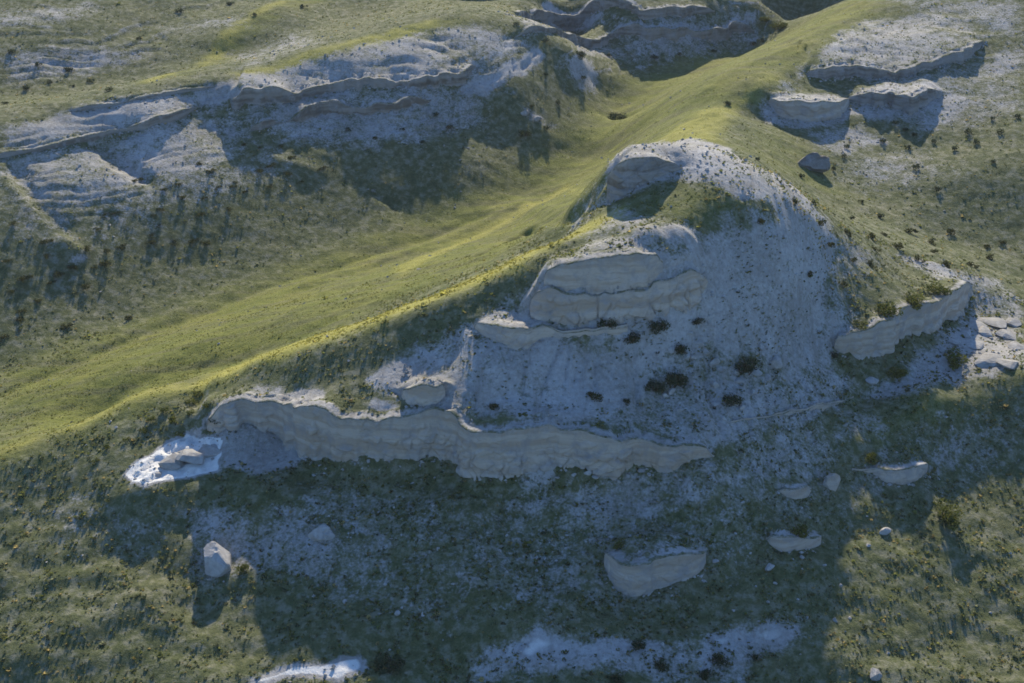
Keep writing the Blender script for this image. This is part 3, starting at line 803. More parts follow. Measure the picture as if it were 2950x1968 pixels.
# ------------------------------------------------------------------ rock faces
def build_cliff(c, name, label, cat, face_mat, group=None, rough=1.0, crack=1.0, flute=0.0, flute_len=2.0, block=1.0, cap=None):
    P, N, s = c.P, c.N, c.s
    n = len(s)
    H = P[:, 3]
    zb = surf(P[:, 0] + N[:, 0] * 0.35, P[:, 1] + N[:, 1] * 0.35)
    zt = surf(P[:, 0] - N[:, 0] * 0.95, P[:, 1] - N[:, 1] * 0.95)
    if cap is not None:
        zt = np.minimum(zt, zb + H * 1.08 + cap)
    k = np.ones(9) / 9
    zt = np.convolve(np.pad(zt, 4, mode='edge'), k, 'valid')
    zb = np.convolve(np.pad(zb, 4, mode='edge'), k, 'valid')
    zt = np.maximum(zt, zb + 0.02)
    zb = zb + 0.10 * c.Hmax * np.clip(noise2(s * 0.30 + c.back, s * 0 + 6.1) + 0.2 * noise2(s * 1.1 + c.back, s * 0 + 3.1), -0.5, 0.7) * sstep(0.3, 1.5, H)
    tap = sstep(0.05, 0.5, H)
    m = int(np.clip(c.Hmax / 0.10, 8, 60))
    tt = np.concatenate([[-0.25], np.linspace(0, 1, m)])
    S = np.repeat(s[None], len(tt), 0)
    Z = zb[None] + (zt - zb)[None] * tt[:, None] - (tt[:, None] < 0) * 0.7
    bx = P[None, :, 0] + 0 * Z; by = P[None, :, 1] + 0 * Z
    zw = Z + 0.8 * noise2(bx * 0.12, by * 0.12) + 0.012 * bx
    led = noise2(zw * 1.15 + 3.1, bx * 0.05) + 0.6 * noise2(zw * 3.1, bx * 0.09 + 8)
    lump = fbm3(bx * 0.55, by * 0.55, Z * 0.40, 3) + 0.35 * noise3(bx * 2.2, by * 2.2, Z * 1.6)
    cr = np.abs(noise2(S * 0.33 + 0.35 * noise2(S * 0.9, Z * 0.8) + c.back * 3, Z * 0.12 + 1.7))
    o = 0.30 - 0.55 * np.clip(tt[:, None], 0, 1) ** 1.5 + flute * 0.8 * (np.abs(noise2(S * 0.55 + 0.25 * noise2(S * 0.7, Z * 0.5), Z * 0.10)) * 2.2 - 0.45) * sstep(0.0, 0.5, flute_len - S / s[-1]) + rough * (0.045 * led + 0.34 * fbm3(bx * 0.4, by * 0.4, Z * 0.25, 2) + 0.16 * lump + 0.06 * noise3(bx * 4.3, by * 4.3, Z * 3.1)) - 0.07 * sstep(0.06, 0.0, np.abs(noise2(zw * 0.9, bx * 0.06 + 3))) - crack * 0.42 * sstep(0.045, 0.0, cr) 
    # joint blocks: each cell stands a little proud or back, with a dark joint between
    cs, ch = 1.5, 0.8
    us = S / cs + 0.25 * noise2(S * 0.6, Z * 0.6); ws = zw / ch + 0.2 * noise2(S * 0.5 + 9, Z * 0.9)
    iu = np.floor(us).astype(int); iw = np.floor(ws).astype(int)
    f1 = np.full(S.shape, 9.0); f2 = np.full(S.shape, 9.0); idc = np.zeros(S.shape, int)
    for a_ in (-1, 0, 1):
        for b_ in (-1, 0, 1):
            hsh = _h2(iu + a_ + int(c.back * 10), iw + b_ + 50)
            px_ = iu + a_ + 0.5 + 0.42 * _g2[hsh, 0]; pw_ = iw + b_ + 0.5 + 0.42 * _g2[hsh, 1]
            dd = np.hypot(us - px_, (ws - pw_) * 0.9)
            nw = dd < f1
            f2 = np.where(nw, f1, np.minimum(f2, dd)); idc = np.where(nw, hsh, idc); f1 = np.where(nw, dd, f1)
    o = o + block * (0.14 * _g2[idc, 0] - 0.19 * sstep(0.12, 0.0, f2 - f1))
    hs = np.clip(H / 2.0, 0.25, 1)
    o = 0.05 + (o - 0.05) * hs[None]
    o = np.maximum(o, -0.08) * tap[None]
    X = bx + N[None, :, 0] * o; Y = by + N[None, :, 1] * o
    Z = Z - (1 - tap)[None] * 0.45
    root = link(name, None, loc=(float(P[n // 2, 0]), float(P[n // 2, 1]), float(zb[n // 2])))
    org = np.array(root.location)
    fv = np.stack([X, Y, Z], -1).reshape(-1, 3) - org
    fm = mesh_np('rock_face', fv, grid_faces(len(tt), n), [face_mat])
    du = np.clip(sstep(0.80, 1.02, tt[:, None] + 0.12 * noise2(S * 0.8, Z * 0.8)) + 0.9 * sstep(0.22, 0.0, tt[:, None] + 0.15 * noise2(S * 0.5 + 4, Z * 0.5)), 0, 1)
    fm.attributes.new('dust', 'FLOAT', 'POINT').data.foreach_set('value', du.astype(np.float32).ravel())
    face = link('rock_face', fm, root)
    # caprock: a thin uneven slab over the lip
    rows = []
    lip = o[-1]
    jag = 0.10 * noise2(s * 1.3 + 7, s * 0 + c.back) + 0.05 * noise2(s * 4.1, s * 0 + 2.0)
    th = (0.05 + 0.12 * noise2(s * 0.8, s * 0 + 5.5)) * tap
    for q, dz in ((lip - 0.12, -0.12), (lip + 0.02 + 0.6 * jag, -0.12), (lip + 0.03 + 0.6 * jag, -0.05), (lip - 0.08 + 0.6 * jag, None), (-0.45 + 0 * lip, None), (-0.85 + 0 * lip, None), (-1.25 + 0 * lip, None), (-1.6 + 0 * lip, -9)):
        x = P[:, 0] + N[:, 0] * q; y = P[:, 1] + N[:, 1] * q
        g = surf(x, y)
        if dz is None:
            z = np.maximum(g + 0.03 + 0.3 * th, np.where(q > -0.6, zt + 0.6 * th, -99))
        elif dz == -9:
            z = g - 0.2
        else:
            z = zt + dz + th
        z = z - (1 - tap) * 0.6
        rows.append(np.stack([x, y, z], 1))
    cv = np.array(rows).reshape(-1, 3) - org
    cm = mesh_np('caprock', cv, grid_faces(len(rows), n), [m_land])
    ra = np.stack([np.full(n, q) for q in (0.6, 0.55, 0.5, 0.45, 0.0, 0.0, 0.0, 0.0)])
    for r in range(4, 8):
        ra[r] = np.maximum(at_grid(rock_f, rows[r][:, 0], rows[r][:, 1]), 0.4 - 0.1 * (r - 4))
    cm.attributes.new('rock', 'FLOAT', 'POINT').data.foreach_set('value', ra.astype(np.float32).ravel())
    link('caprock', cm, root)
    tag(root, label, cat, group)
    return root

build_cliff(cl_main, 'rock_cliff', 'long tan cliff wall with an alcove at the foot of the main hill', 'cliff', m_face, flute=1.0, flute_len=0.62)
build_cliff(cl_low, 'rock_cliff', 'bulging tan rock band with a dark notch below the flat hilltop cap', 'cliff', m_face, rough=1.3, cap=0.75)
build_cliff(cl_up, 'rock_cliff', 'upper grey rock step right under the pale flat top of the hill', 'cliff', m_face, rough=1.2)
build_cliff(cl_lens, 'rock_outcrop', 'lens of tan rock with a shaded undercut left below the hilltop cap', 'outcrop', m_face, crack=0.3)
build_cliff(cl_right, 'rock_cliff', 'tan cliff with green shrubs along its top on the hill right end', 'cliff', m_face, flute=0.8)
build_cliff(cl_b1, 'rock_outcrop', 'largest bare tan block sticking out of the shaded foreground slope', 'outcrop', m_face, rough=0.5, crack=0.2, block=0.45)
build_cliff(cl_b2, 'rock_outcrop', 'small tan block with one green shrub growing on its top', 'outcrop', m_face, rough=0.5, crack=0.2, block=0.5)
build_cliff(cl_b3, 'rock_outcrop', 'flat tan block beside a dark round shrub at the right slope', 'outcrop', m_face, rough=0.5, crack=0.2)
build_cliff(cl_b4, 'rock_outcrop', 'smallest tan wedge of rock between the cliff end and the flat block', 'outcrop', m_face, rough=0.5, crack=0.2)
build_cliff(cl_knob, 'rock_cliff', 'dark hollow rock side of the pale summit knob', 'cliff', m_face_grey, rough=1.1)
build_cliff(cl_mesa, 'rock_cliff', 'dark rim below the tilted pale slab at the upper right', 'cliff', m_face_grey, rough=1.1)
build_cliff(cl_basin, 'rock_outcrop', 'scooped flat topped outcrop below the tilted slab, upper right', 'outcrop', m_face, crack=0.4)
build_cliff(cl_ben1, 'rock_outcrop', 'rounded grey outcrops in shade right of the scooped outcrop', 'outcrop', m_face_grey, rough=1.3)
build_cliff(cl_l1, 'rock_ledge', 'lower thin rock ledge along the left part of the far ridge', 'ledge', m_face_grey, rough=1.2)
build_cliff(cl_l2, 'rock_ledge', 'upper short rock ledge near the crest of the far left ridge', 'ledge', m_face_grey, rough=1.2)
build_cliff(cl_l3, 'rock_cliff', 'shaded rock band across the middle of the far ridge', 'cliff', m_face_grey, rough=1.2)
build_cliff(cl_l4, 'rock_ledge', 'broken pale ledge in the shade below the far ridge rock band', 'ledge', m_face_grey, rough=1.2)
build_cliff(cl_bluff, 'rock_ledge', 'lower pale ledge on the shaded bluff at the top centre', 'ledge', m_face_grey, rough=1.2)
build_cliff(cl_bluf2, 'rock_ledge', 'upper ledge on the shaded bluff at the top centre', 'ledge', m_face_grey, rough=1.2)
build_cliff(cl_ledge, 'rock_ledge', 'thin tan ledge set back just above the middle of the long cliff', 'ledge', m_face, crack=0.3)
build_cliff(cl_but, 'rock_buttress', 'cream rock buttress standing on the long cliff at the talus edge', 'outcrop', m_face, rough=1.2, block=0.6)
build_cliff(cl_tan, 'rock_ledge', 'tan ledge climbing right from the end of the long cliff', 'ledge', m_face, crack=0.3)

# ------------------------------------------------------------------ rocks
def rock_mesh(name, seed, sub=2, flat=0.7, cuts=5, mat=None, cut_r=(0.42, 0.78)):
    bm = bmesh.new()
    bmesh.ops.create_icosphere(bm, subdivisions=sub, radius=1.0)
    r = random.Random(seed)
    pl = []
    for k in range(cuts):
        d = Vector((r.uniform(-1, 1), r.uniform(-1, 1), r.uniform(-0.5, 1))).normalized()
        pl.append((d, r.uniform(*cut_r)))
    co = np.array([v.co[:] for v in bm.verts])
    nn = fbm3(co[:, 0] * 1.1 + seed, co[:, 1] * 1.1, co[:, 2] * 1.1, 3)
    n2_ = fbm3(co[:, 0] * 3.7 + seed, co[:, 1] * 3.7, co[:, 2] * 3.7, 2)
    for v, q, q2 in zip(bm.verts, nn, n2_):
        v.co *= 1 + 0.42 * q + 0.10 * q2
        for d, h in pl:
            e = v.co.dot(d) - h
            if e > 0:
                v.co -= d * e
        v.co.z *= flat
    me = bpy.data.meshes.new(name); bm.to_mesh(me); bm.free()
    me.materials.append(mat or m_pale)
    return me

stones = [rock_mesh('stone', 100 + k, 2, 0.6 + 0.1 * (k % 4), 10) for k in range(8)]

ORD = ['leftmost', 'second', 'third', 'fourth', 'fifth', 'sixth', 'seventh', 'eighth', 'ninth', 'tenth', 'eleventh', 'twelfth', 'thirteenth', 'fourteenth', 'fifteenth', 'sixteenth',
       'seventeenth', 'eighteenth', 'nineteenth', 'twentieth', '21st', '22nd', '23rd', '24th', '25th', '26th']

def ordinal(k, n, rest):
    return ('leftmost ' if k == 0 else 'rightmost ' if k == n - 1 else ORD[k] + ' from left ') + rest

def place_rock(name, u, v, wpx, hf, rz, label, cat='rock', group=None, mesh=None, sink=0.12, tilt=0.0, deep=0.8):
    p = spot(u, v)
    sc = wpx / FPX * (p - Vector((0, 0, ZC))).length * 0.64
    me = mesh or random.choice(stones)
    o = link(name, me)
    o.scale = (sc, sc * deep, sc * hf)
    o.location = (p.x, p.y + sc * deep * 0.4, p.z + sc * hf * (0.45 - sink))
    o.rotation_euler = (tilt, random.uniform(-0.15, 0.15), rz)
    return tag(o, label, cat, group)

def big_rock(name, u, v, dims, rot, label, seed, mat, cuts=8):
    """a free-standing rock: half width, half depth, half height in metres"""
    p = spot(u, v)
    me = rock_mesh(name, seed, 4, 1.0, cuts, mat, (0.6, 0.9))
    o = link(name, me, loc=(p.x, p.y + dims[1] * 0.55, p.z + dims[2] * 0.35))
    o.scale = dims
    o.rotation_euler = rot
    return tag(o, label, 'boulder')

big_rock('boulder', 497, 1316, (1.6, 1.9, 1.55), (-0.35, 0.15, 0.5), 'pale pointed boulder alone on the lower left slope', 5, m_pale, 14)
big_rock('boulder', 1911, 1121, (1.0, 0.8, 1.0), (0.1, -0.15, 0.4), 'boulder with a bright white tip left of the flat tan block', 15, m_face)
big_rock('boulder', 1866, 392, (2.2, 1.5, 1.5), (0.0, 0.1, 0.2), 'blocky grey boulder alone on the slope right of the summit', 21, m_face_grey)
big_rock('boulder', 737, 1240, (1.1, 0.8, 0.8), (0.0, 0.1, 0.0), 'low pale block in thin grass right of the pointed boulder', 31, m_pale)

# slabs lying in the sunlit pit
for k, (u, v, w, h) in enumerate(sorted([(392,1076,64,0.42),(440,1066,70,0.5),(478,1046,56,0.5),(420,1048,40,0.4),(360,1092,26,0.3)])):
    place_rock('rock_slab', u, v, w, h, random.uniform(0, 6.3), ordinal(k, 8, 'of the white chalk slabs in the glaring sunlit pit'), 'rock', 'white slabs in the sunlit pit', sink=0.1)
# slabs in the right hand gully
for k, (u, v, w) in enumerate(sorted([(2240,752,44),(2290,752,52),(2330,748,40),(2215,772,36),(2262,772,40),(2310,778,46),(2190,790,34),(2235,796,38),(2270,838,56),(2320,846,48),(2335,800,36),(2160,806,26)])):
    place_rock('rock_slab', u, v, w, 0.30, random.uniform(-0.5, 0.5), ordinal(k, 12, 'of the flat pale slabs on the gully floor at the right edge'), 'rock', 'flat slabs on the right gully floor', deep=1.1)
# fallen blocks on the talus between the dark shrubs
for k, (u, v, w) in enumerate(sorted([(1540,812,22),(1575,822,26),(1590,828,20),(1620,812,18),(1640,838,26),(1655,850,22),(1690,860,20),(1540,902,22),(1526,912,18),(1610,905,16),(1640,890,24),(1700,880,28),(1735,862,26),(1760,872,22),(1780,846,40),(1640,935,24),(1690,930,22),(1702,940,18),(1585,770,14),(1600,752,14),(1550,858,16),(1730,905,18),(1660,965,16),(1560,945,16),(1745,800,20),(1605,795,24)])):
    place_rock('fallen_block', u, v, w, 0.8, random.uniform(0, 6.3), ordinal(k, 26, 'of the fallen pale blocks among dark shrubs on the shaded talus'), 'rock', 'fallen blocks on the talus')
# stones below the long cliff and on the foreground slopes
for k, (u, v, w) in enumerate(sorted([(1350,1090,18),(1365,1098,20),(1385,1092,14),(1440,1098,16),(1470,1085,20),(1490,1094,14),(1318,1094,12),(1280,1102,12),(1210,1110,12),(1420,1110,12)])):
    place_rock('fallen_block', u, v, w, 0.85, random.uniform(0, 6.3), ordinal(k, 10, 'of the small stones at the foot of the long cliff'), 'rock', 'stones at the foot of the long cliff')
place_rock('boulder', 2030, 1226, 26, 0.9, 0.4, 'lone white boulder right of the shrub topped block', 'rock')
place_rock('boulder', 1767, 1310, 26, 0.9, 1.4, 'pale boulder below the shrub topped tan block', 'rock')
place_rock('boulder', 1640, 1293, 18, 0.9, 2.4, 'small white boulder touching the right end of the largest tan block', 'rock')
place_rock('boulder', 2010, 1562, 34, 0.8, 0.9, 'pale boulder at the bottom edge in yellowish brush', 'rock')
place_rock('boulder', 2000, 880, 30, 0.8, 0.3, 'sunlit white rock at the junction of rib and gully', 'rock')
place_rock('boulder', 912, 1412, 16, 0.9, 0.3, 'small white stone alone on the dark foreground slope', 'rock')
place_rock('boulder', 1205, 265, 20, 0.9, 0.3, 'upper of two white rocks on the far ridge nose', 'rock')
place_rock('boulder', 1232, 276, 22, 0.7, 0.9, 'lower of two white rocks on the far ridge nose', 'rock')
for k in range(46):
    u, v = random.uniform(680, 2000), random.uniform(1130, 1430)
    place_rock('loose_stone', u, v, random.uniform(6, 12), 0.85, random.uniform(0, 6.3), 'loose pale stone dotted over the shaded foreground slope', 'rock', 'loose stones on the foreground slope')

# ------------------------------------------------------------------ shrubs
def leaf_cloud(seed, n, lobes, size, cols, rough=0.25):
    """leaf-sized faces spread through lobes of a low rounded crown (unit radius)"""
    r = np.random.default_rng(seed)
    cen = np.stack([r.uniform(-0.62, 0.62, lobes), r.uniform(-0.62, 0.62, lobes), r.uniform(0.25, 0.75, lobes)], 1)
    rad = r.uniform(0.26, 0.52, lobes)
    i = r.integers(0, lobes, n)
    d = r.normal(size=(n, 3)); d /= np.linalg.norm(d, axis=1)[:, None]
    rr = rad[i] * r.uniform(0.45, 1.0, n) ** 0.6
    p = cen[i] + d * rr[:, None] * np.array([1, 1, 0.85]) + r.normal(size=(n, 3)) * rough * 0.15
    p[:, 2] = np.abs(p[:, 2])
    a = r.normal(size=(n, 3)) + d * 0.3; a /= np.linalg.norm(a, axis=1)[:, None]
    bb = np.cross(a, r.normal(size=(n, 3))); bb /= np.linalg.norm(bb, axis=1)[:, None]
    s = size * r.uniform(0.6, 1.5, n)[:, None]
    V = np.stack([p - a * s, p + bb * s * 0.5, p + a * s, p - bb * s * 0.5], 1).reshape(-1, 3)
    F = np.arange(4 * n).reshape(n, 4)
    c0, c1 = np.array(cols[0]), np.array(cols[1])
    k = np.clip(r.uniform(0, 1, n) * 0.8 + 0.2 * r.uniform(0, 1, lobes)[i], 0, 1)[:, None]
    col = np.repeat(c0 * (1 - k) + c1 * k, 4, 0)
    return V, F, col

def tint(me, col):
    a = me.color_attributes.new('tint', 'FLOAT_COLOR', 'POINT')
    a.data.foreach_set('color', np.hstack([col, np.ones((len(col), 1))]).astype(np.float32).ravel())

def leaves(seed, n, lobes, size, cols):
    V, F, col = leaf_cloud(seed, n, lobes, size, cols)
    me = mesh_np('foliage', V, F, [m_leaf], False)
    tint(me, col)
    return me

def stem_mesh(seed):
    r = random.Random(seed)
    bm = bmesh.new()
    for k in range(6):
        a = r.uniform(0, 6.28); q = r.uniform(0.25, 0.6)
        p0 = Vector((0.04 * math.cos(a), 0.04 * math.sin(a), -0.15)); p1 = Vector((q * 0.5 * math.cos(a), q * 0.5 * math.sin(a), 0.3)); p2 = Vector((q * math.cos(a), q * math.sin(a), r.uniform(0.55, 0.9)))
        prev = None
        for p, w in ((p0, 0.05), (p1, 0.032), (p2, 0.012)):
            ring = [bm.verts.new(p + Vector((w * math.cos(t), w * math.sin(t), 0))) for t in (0, 1.57, 3.14, 4.71)]
            if prev:
                for i in range(4):
                    bm.faces.new((prev[i], prev[(i + 1) % 4], ring[(i + 1) % 4], ring[i]))
            prev = ring
    me = bpy.data.meshes.new('stem'); bm.to_mesh(me); bm.free()
    me.materials.append(m_wood)
    return me

DARK = ((0.030, 0.042, 0.022), (0.075, 0.098, 0.046))
OLIVE = ((0.040, 0.048, 0.018), (0.095, 0.098, 0.036))
LIME = ((0.07, 0.09, 0.02), (0.17, 0.17, 0.04))
big_dark = [leaves(200 + k, 900, 9, 0.075, DARK) for k in range(4)]
big_lime = [leaves(220 + k, 900, 9, 0.075, LIME) for k in range(3)]
sm_dark = [leaves(240 + k, 260, 6, 0.12, DARK) for k in range(5)]
sm_olive = [leaves(260 + k, 260, 6, 0.12, OLIVE) for k in range(5)]
sm_lime = [leaves(280 + k, 260, 6, 0.12, LIME) for k in range(3)]
stems = [stem_mesh(300 + k) for k in range(4)]

def shrub(u, v, wpx, label, group=None, fol=None, hf=0.85, parts=False, name='shrub', deep=0.9):
    p = spot(u, v)
    sc = wpx / FPX * (p - Vector((0, 0, ZC))).length * 0.5
    rz = random.uniform(0, 6.28)
    if parts:
        o = link(name, None)
        f = link('foliage', random.choice(fol), o)
        link('stem', random.choice(stems), o)
    else:
        o = link(name, random.choice(fol))
    o.location = (p.x, p.y, p.z - 0.08 * sc)
    o.rotation_euler = (0, 0, rz)
    o.scale = (sc * 1.1, sc * 1.1, sc * hf * random.uniform(1.15, 1.4))
    return tag(o, label, 'shrub', group)

# the ones that stand out
for (u, v, w, fol, hf, lab) in [
 (1393,752,46,big_dark,0.8,'dark shrub under the notch of the hilltop rock band'),
 (1450,787,50,big_dark,0.8,'dark spreading shrub on talus below the notch shrub'),
 (1511,762,46,big_dark,0.9,'dark dense shrub below the middle of the tan rock band'),
 (1600,745,36,big_dark,0.8,'small dark shrub near the right end of the tan rock band'),
 (1562,812,40,big_dark,0.9,'dark upright shrub on talus above a pale fallen block'),
 (1545,888,64,big_dark,0.85,'largest dark shrub in the middle of the talus, right half'),
 (1502,895,52,big_dark,0.7,'left half of the largest dark shrub clump on the talus'),
 (1716,858,64,big_dark,0.85,'dark shrub highest on the right among fallen talus blocks'),
 (1676,930,54,big_dark,0.75,'dark shrub lowest on the right talus above the long cliff'),
 (1362,915,46,sm_olive,0.5,'thin greyish shrub on the open talus above the long cliff'),
 (1128,938,34,sm_olive,0.6,'thin shrub above the corner of the long cliff'),
 (1440,925,22,big_dark,0.8,'tiny dark shrub on the talus right of the thin greyish shrub'),
 (1998,1062,36,big_lime,0.9,'round dark green shrub beside the flat tan block'),
 (2172,1195,76,big_lime,0.75,'large isolated green shrub on the right foreground slope'),
 (1828,1228,50,big_lime,0.75,'green shrub growing on top of the small tan block'),
 (556,1312,30,big_lime,0.9,'small yellow green shrub right of the pointed boulder'),
 (1462,1490,38,big_dark,0.9,'dark round shrub in the white patch at the bottom'),
 (1519,1536,34,big_dark,0.9,'dark shrub below and right of the round one in the white patch'),
 (1652,1522,38,big_dark,0.8,'dark shrub in the lower right of the white patch'),
 (1618,1552,36,big_dark,0.8,'dark shrub at the bottom edge left of a lookalike'),
 (1733,1514,24,big_dark,0.8,'small dark shrub at the right end of the white patch'),
 (1414,1566,40,big_dark,0.6,'dark shrub cut by the bottom edge in the white patch'),
 (892,1530,70,big_dark,0.4,'low dark green clump near the bottom edge left of the white patch'),
 (1422,1252,36,big_lime,0.5,'low green growth on the left top of the largest tan block'),
 (2040,722,56,big_lime,0.75,'leafy green shrub on the middle of the right cliff top'),
 (2095,700,60,big_lime,0.55,'wide brownish green shrub on the right cliff top'),
 (2150,674,56,big_lime,0.55,'brownish green shrub at the high end of the right cliff'),
 (1975,752,46,big_lime,0.45,'low green growth on the low end of the right cliff'),
 (2190,832,64,big_lime,0.5,'yellow green thicket in the middle of the white gully'),
 (2058,868,48,big_lime,0.75,'yellow green shrub where the white gully narrows'),
 (1916,822,26,big_dark,0.8,'dark shrub at the foot of the low end of the right cliff'),
 (500,975,40,big_dark,0.7,'dark green shrub in the shade at the left corner of the long cliff'),
 (1204,312,30,big_dark,0.7,'dark shrub low on the nose of the far ridge'),
 (1333,130,36,big_dark,0.7,'dark shrub at the foot of the shaded bluff'),
 (1418,270,46,big_dark,0.3,'low dark growth standing in for the dark pit in the green valley'),  # shrub put in to stand for a dark pit in the valley floor
 (1668,240,18,big_dark,0.8,'dark shrub alone on the green ridge behind the summit'),
 (1790,66,44,big_lime,0.6,'bright green thicket in the draw at the top right'),
 (1756,50,30,big_lime,0.6,'smaller bright green thicket left in the draw at the top'),
]:
    shrub(u, v, w, lab, None, fol, hf, parts=True)

def scatter_named(pts, w0, w1, fol, label, group, hf=0.75):
    for k, (u, v) in enumerate(sorted(pts)):
        shrub(u, v, random.uniform(w0, w1), ordinal(k, len(pts), label) if len(pts) <= 26 else label, group, fol, hf)

scatter_named([(2055,285),(2078,302),(2099,313),(2144,329),(2027,329),(2082,342),(1941,341),(1936,361),(1912,391),(2102,387),(2278,373),(2219,307),(2295,307),(2151,438),(1975,466),(1953,503),(2021,500),(1868,469),(1739,368),(1841,408),(2332,272),(2278,275),(2190,345),(2240,330)],
              13, 21, sm_dark, 'of the small dark shrubs on the green slope behind the hill', 'dark shrubs on the right hand far slope', 0.9)
scatter_named([(1946,538),(2000,546),(2092,537),(2139,560),(2143,580),(2061,571),(2261,568),(2275,596),(2173,614),(1902,565),(1858,637),(2031,541),(2177,534),(1932,658),(1882,518),(1827,466),(1749,513),(2232,612),(2110,600),(2000,610),(1960,600),(2300,560),(2010,575)],
              18, 30, sm_olive, 'of the olive shrubs on the right shoulder of the main hill', 'olive shrubs on the right shoulder')
scatter_named([(617,383),(628,378),(640,337),(562,334),(668,361),(593,340),(485,395),(461,376),(305,417),(322,412),(410,424),(373,437),(420,452),(471,456),(563,442),(620,429),(535,428),(540,420),(457,493),(366,483),(352,496),(264,491),(241,496),(732,391),(742,388),(525,482),(30,513),(224,527),(366,520),(500,432),(590,395),(660,400),(690,420)],
              16, 28, sm_olive, 'olive shrub scattered over the upper slope of the far left hill', 'shrubs on the upper far left slope', 0.34)
scatter_named([(105,555),(200,574),(244,577),(281,570),(108,592),(349,543),(345,556),(403,558),(474,557),(441,555),(291,730),(154,752),(44,736),(7,779),(234,611),(163,616),(51,716),(60,640),(30,670),(120,650),(90,690),(190,660),(20,600),(140,630)],
              20, 36, sm_olive, 'of the olive shrubs on the lower slope of the far left hill', 'shrubs on the lower far left slope', 0.38)
scatter_named([(454,906),(440,926),(380,942),(437,949),(413,1003),(291,1012),(350,965),(470,935),(330,990),(400,970),(250,1030),(220,1060)],
              18, 30, sm_lime, 'of the low yellow green shrubs on the shoulder above the sunlit pit', 'low shrubs above the sunlit pit', 0.6)
scatter_named([(1001,267),(1252,173),(1337,181),(1282,238),(1221,246),(1255,298),(923,299),(1031,295),(970,330),(860,320),(800,300)],
              13, 20, sm_dark, 'of the small dark shrubs around the nose of the far ridge', 'shrubs on the far ridge nose', 0.7)
scatter_named([(1252,95),(1184,57),(1272,72),(1560,126),(1746,96),(1726,104),(1500,135),(1640,120),(1400,130)],
              14, 24, sm_dark, 'of the dark shrubs on the shaded bluff at the top centre', 'shrubs on the top centre bluff', 0.6)
scatter_named([(88,150),(156,162),(115,189),(251,208),(166,199),(10,240),(30,121),(413,28),(529,10),(583,36),(698,18),(210,188),(60,205),(320,90)],
              14, 24, sm_dark, 'of the dark shrubs on the banded top left hillside', 'shrubs on the top left hillside', 0.55)

# ------------------------------------------------------------------ grass tufts
def edge_points(r, per_m, yr):
    xs, ys = [], []
    for c in CLIFFS:
        m = int(c.s[-1] * per_m)
        k = r.integers(0, len(c.s), m)
        foot = r.uniform(0, 1, m) < 0.55
        d = np.where(foot, r.exponential(0.35, m) + 0.22, -(r.exponential(0.5, m) + 0.15))
        x = c.P[k, 0] + c.N[k, 0] * d; y = c.P[k, 1] + c.N[k, 1] * d
        q = (c.P[k, 3] > 0.2) & (y > yr[0]) & (y <= yr[1])
        xs.append(x[q]); ys.append(y[q])
    return np.concatenate(xs), np.concatenate(ys)

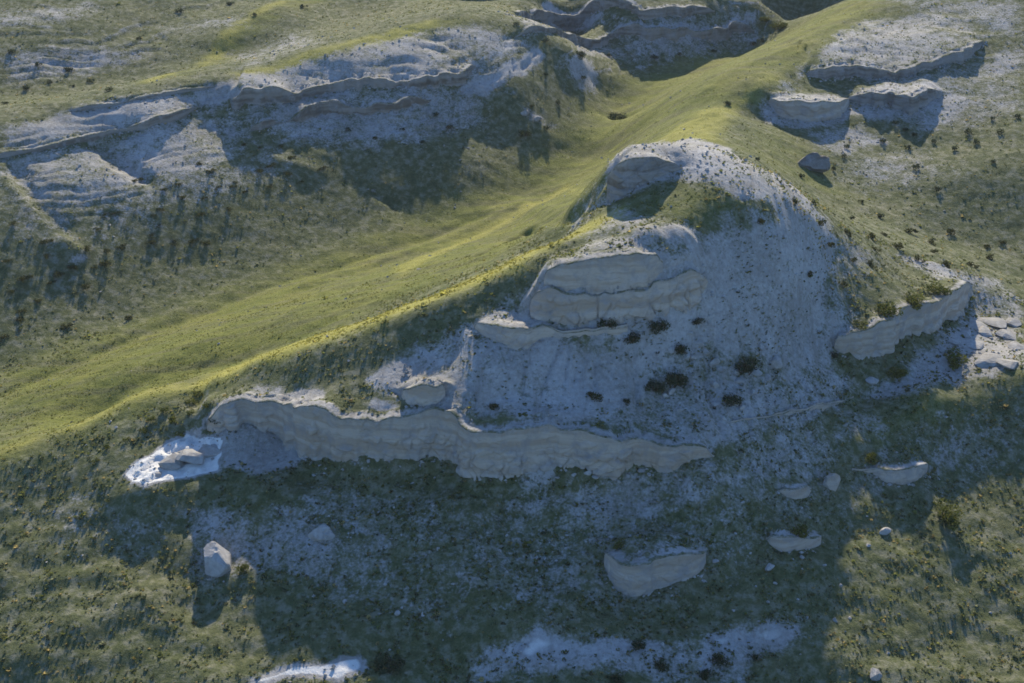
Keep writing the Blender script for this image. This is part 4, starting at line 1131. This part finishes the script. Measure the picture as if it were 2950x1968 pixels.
def tufts(name, n, xr, yr, dens, size, label):
    r = np.random.default_rng(len(name) * 31 + 5)
    x = r.uniform(*xr, n); y = r.uniform(*yr, n)
    ex, ey = edge_points(r, 7.0, yr)
    n_edge = len(ex); x = np.concatenate([x, ex]); y = np.concatenate([y, ey]); n = len(x)
    z = surf(x, y)
    # only what the lens and a step to the side can see
    dep = y * _c - (z - ZC) * _s
    ok = (np.abs(x) / dep < 0.42) & (dep > 0)
    rk_ = at_grid(rock_f, x, y); gr_ = at_grid(green, x, y); su_ = at_grid(straw, x, y)
    pn = fbm2(x * 0.35, y * 0.35, 3)
    edge = np.arange(n) >= n - n_edge
    p = dens * np.clip(1.25 - 1.15 * rk_, 0.10, 1) * np.clip(0.55 + 2.0 * pn, 0.05, 1.3) * np.where(rk_ > 1.0, 0.1, 1) * np.where(rk_ > 0.6, 0.3 + 2.6 * sstep(-0.05, 0.35, fbm2(x * 0.16 + 4, y * 0.16, 3) + 0.012 * x), 1)
    ok &= r.uniform(0, 1, n) < np.where(edge, np.clip(0.5 + 1.5 * pn, 0.05, 0.9), p)
    x, y, z, gr_, su_, rk_, pn = (q[ok] for q in (x, y, z, gr_, su_, rk_, pn))
    n = len(x)
    nb = 7
    sz = size * r.lognormal(0, 0.35, n) * (1 - 0.5 * gr_)
    a = r.uniform(0, 6.283, (n, nb)); lean = r.uniform(0.25, 1.0, (n, nb)); hh = r.uniform(0.55, 1.1, (n, nb)) * sz[:, None] * 0.36
    ca, sa = np.cos(a), np.sin(a)
    w = 0.30 * sz[:, None] * r.uniform(0.7, 1.3, (n, nb))
    bx = x[:, None] + ca * 0.12 * sz[:, None]; by = y[:, None] + sa * 0.12 * sz[:, None]
    bz = z[:, None] - 0.05 * sz[:, None]
    tx = x[:, None] + ca * lean * 0.62 * sz[:, None]; ty = y[:, None] + sa * lean * 0.62 * sz[:, None]
    V = np.stack([np.stack([bx - sa * w, by + ca * w, bz + 0 * w], -1), np.stack([bx + sa * w, by - ca * w, bz + 0 * w], -1),
                  np.stack([tx + sa * w * 0.5, ty - ca * w * 0.5, bz + hh], -1), np.stack([tx - sa * w * 0.5, ty + ca * w * 0.5, bz + hh * 0.95], -1)], 2).reshape(-1, 3)
    F = np.arange(n * nb * 4).reshape(-1, 4)
    olive = np.array([0.165, 0.178, 0.055]); deep = np.array([0.105, 0.120, 0.060]); strawc = np.array([0.36, 0.29, 0.12]); lushc = np.array([0.185, 0.19, 0.048]); sage = np.array([0.19, 0.20, 0.115])
    q = r.uniform(0, 1, n)[:, None]
    col = np.where(q < 0.42, olive, np.where(q < 0.72, deep, np.where(q < 0.90, sage, strawc)))
    col = col * (1 - 0.8 * gr_[:, None]) + lushc * 0.8 * gr_[:, None]
    col = col * (1 - 0.8 * su_[:, None]) + np.array([0.36, 0.33, 0.08]) * 0.8 * su_[:, None]  # tufts on the crest bands carry the same painted yellow sunlight
    col = 1.2 * col * (0.8 + 0.4 * r.uniform(0, 1, n)[:, None]) * (1 + 0.35 * pn[:, None])
    col = np.repeat(np.clip(col, 0.01, 1), nb * 4, 0)
    me = mesh_np(name, V, F, [m_tuft], False)
    tint(me, col)
    o = link(name, me)
    o['kind'] = 'stuff'; o['label'] = label; o['category'] = 'grass'
    return n

n1 = tufts('bunch_grass', 66000, (-56, 56), (76, 140), 0.95, 0.21, 'olive bunch grass tufts covering the near slopes')
n2 = tufts('prairie_grass', 60000, (-100, 100), (140, 245), 0.7, 0.19, 'grass and low brush covering the far slopes and valley')

# rubble on the pale ground
def rubble(name, n, xr, yr, label):
    r = np.random.default_rng(77)
    x = r.uniform(*xr, n); y = r.uniform(*yr, n)
    ex, ey = edge_points(r, 16.0, yr)
    x = np.concatenate([x, ex]); y = np.concatenate([y, ey]); n_e = len(ex); n = len(x)
    rk_ = at_grid(rock_f, x, y)
    rk_[-n_e:] = 0.75
    dep = y * _c - (surf(x, y) - ZC) * _s
    ok = (np.abs(x) / dep < 0.42) & (r.uniform(0, 1, n) < np.clip(rk_ - 0.25, 0.03, 1) * np.clip(0.5 + 1.5 * fbm2(x * 0.3, y * 0.3, 2), 0.1, 1.2))
    x, y = x[ok], y[ok]; n = len(x)
    z = surf(x, y)
    base = np.array([(1, 0, 0), (-1, 0, 0), (0, 1, 0), (0, -1, 0), (0, 0, 1), (0, 0, -1)], float)
    tri = np.array([(0, 2, 4), (2, 1, 4), (1, 3, 4), (3, 0, 4), (2, 0, 5), (1, 2, 5), (3, 1, 5), (0, 3, 5)])
    s = 0.075 * r.lognormal(0, 0.6, n) * np.where(np.arange(n) > n - n_e * 0.35, 1.3, 1.0)
    s = np.minimum(s, 0.21)
    B = base[None] * r.uniform(0.6, 1.35, (n, 6, 1)) + r.normal(size=(n, 6, 3)) * 0.22
    B[:, :, 2] *= 0.7
    V = B * s[:, None, None] + np.stack([x, y, z + 0.3 * s], 1)[:, None]
    F = (tri[None] + 6 * np.arange(n)[:, None, None]).reshape(-1, 3)
    o = link(name, mesh_np(name, V.reshape(-1, 3), F, [m_pale], False))
    o['kind'] = 'stuff'; o['label'] = label; o['category'] = 'rubble'
    return n

n3 = rubble('rubble', 48000, (-56, 56), (78, 215), 'small pale rubble strewn over the talus and bare ground')
print('COUNTS', n1, n2, n3, GX.size)

# ------------------------------------------------------------------ thin summer air
zlo = float(GZ.min()) - 1.0
zhi = max(float(GZ.max()), ZC) + 3.0
hz = bpy.data.meshes.new('haze')
bmh = bmesh.new(); bmesh.ops.create_cube(bmh, size=1.0); bmh.to_mesh(hz); bmh.free()
haze = link('haze', hz, loc=((gx[0] + gx[-1]) / 2, (gy[0] + gy[-1]) / 2, (zlo + zhi) / 2))
haze.scale = (gx[-1] - gx[0] + 20, gy[-1] - gy[0] + 20, zhi - zlo)
haze['kind'] = 'stuff'
haze['label'] = 'thin bluish summer haze over the whole valley'
mh = bpy.data.materials.new('haze_air'); mh.use_nodes = True
mh.node_tree.nodes.remove(mh.node_tree.nodes['Principled BSDF'])
pv = mh.node_tree.nodes.new('ShaderNodeVolumePrincipled')
pv.inputs['Color'].default_value = (0.86, 0.90, 1.0, 1)
pv.inputs['Density'].default_value = 0.0001
pv.inputs['Anisotropy'].default_value = 0.2
mh.node_tree.links.new(pv.outputs[0], mh.node_tree.nodes['Material Output'].inputs['Volume'])
hz.materials.append(mh)
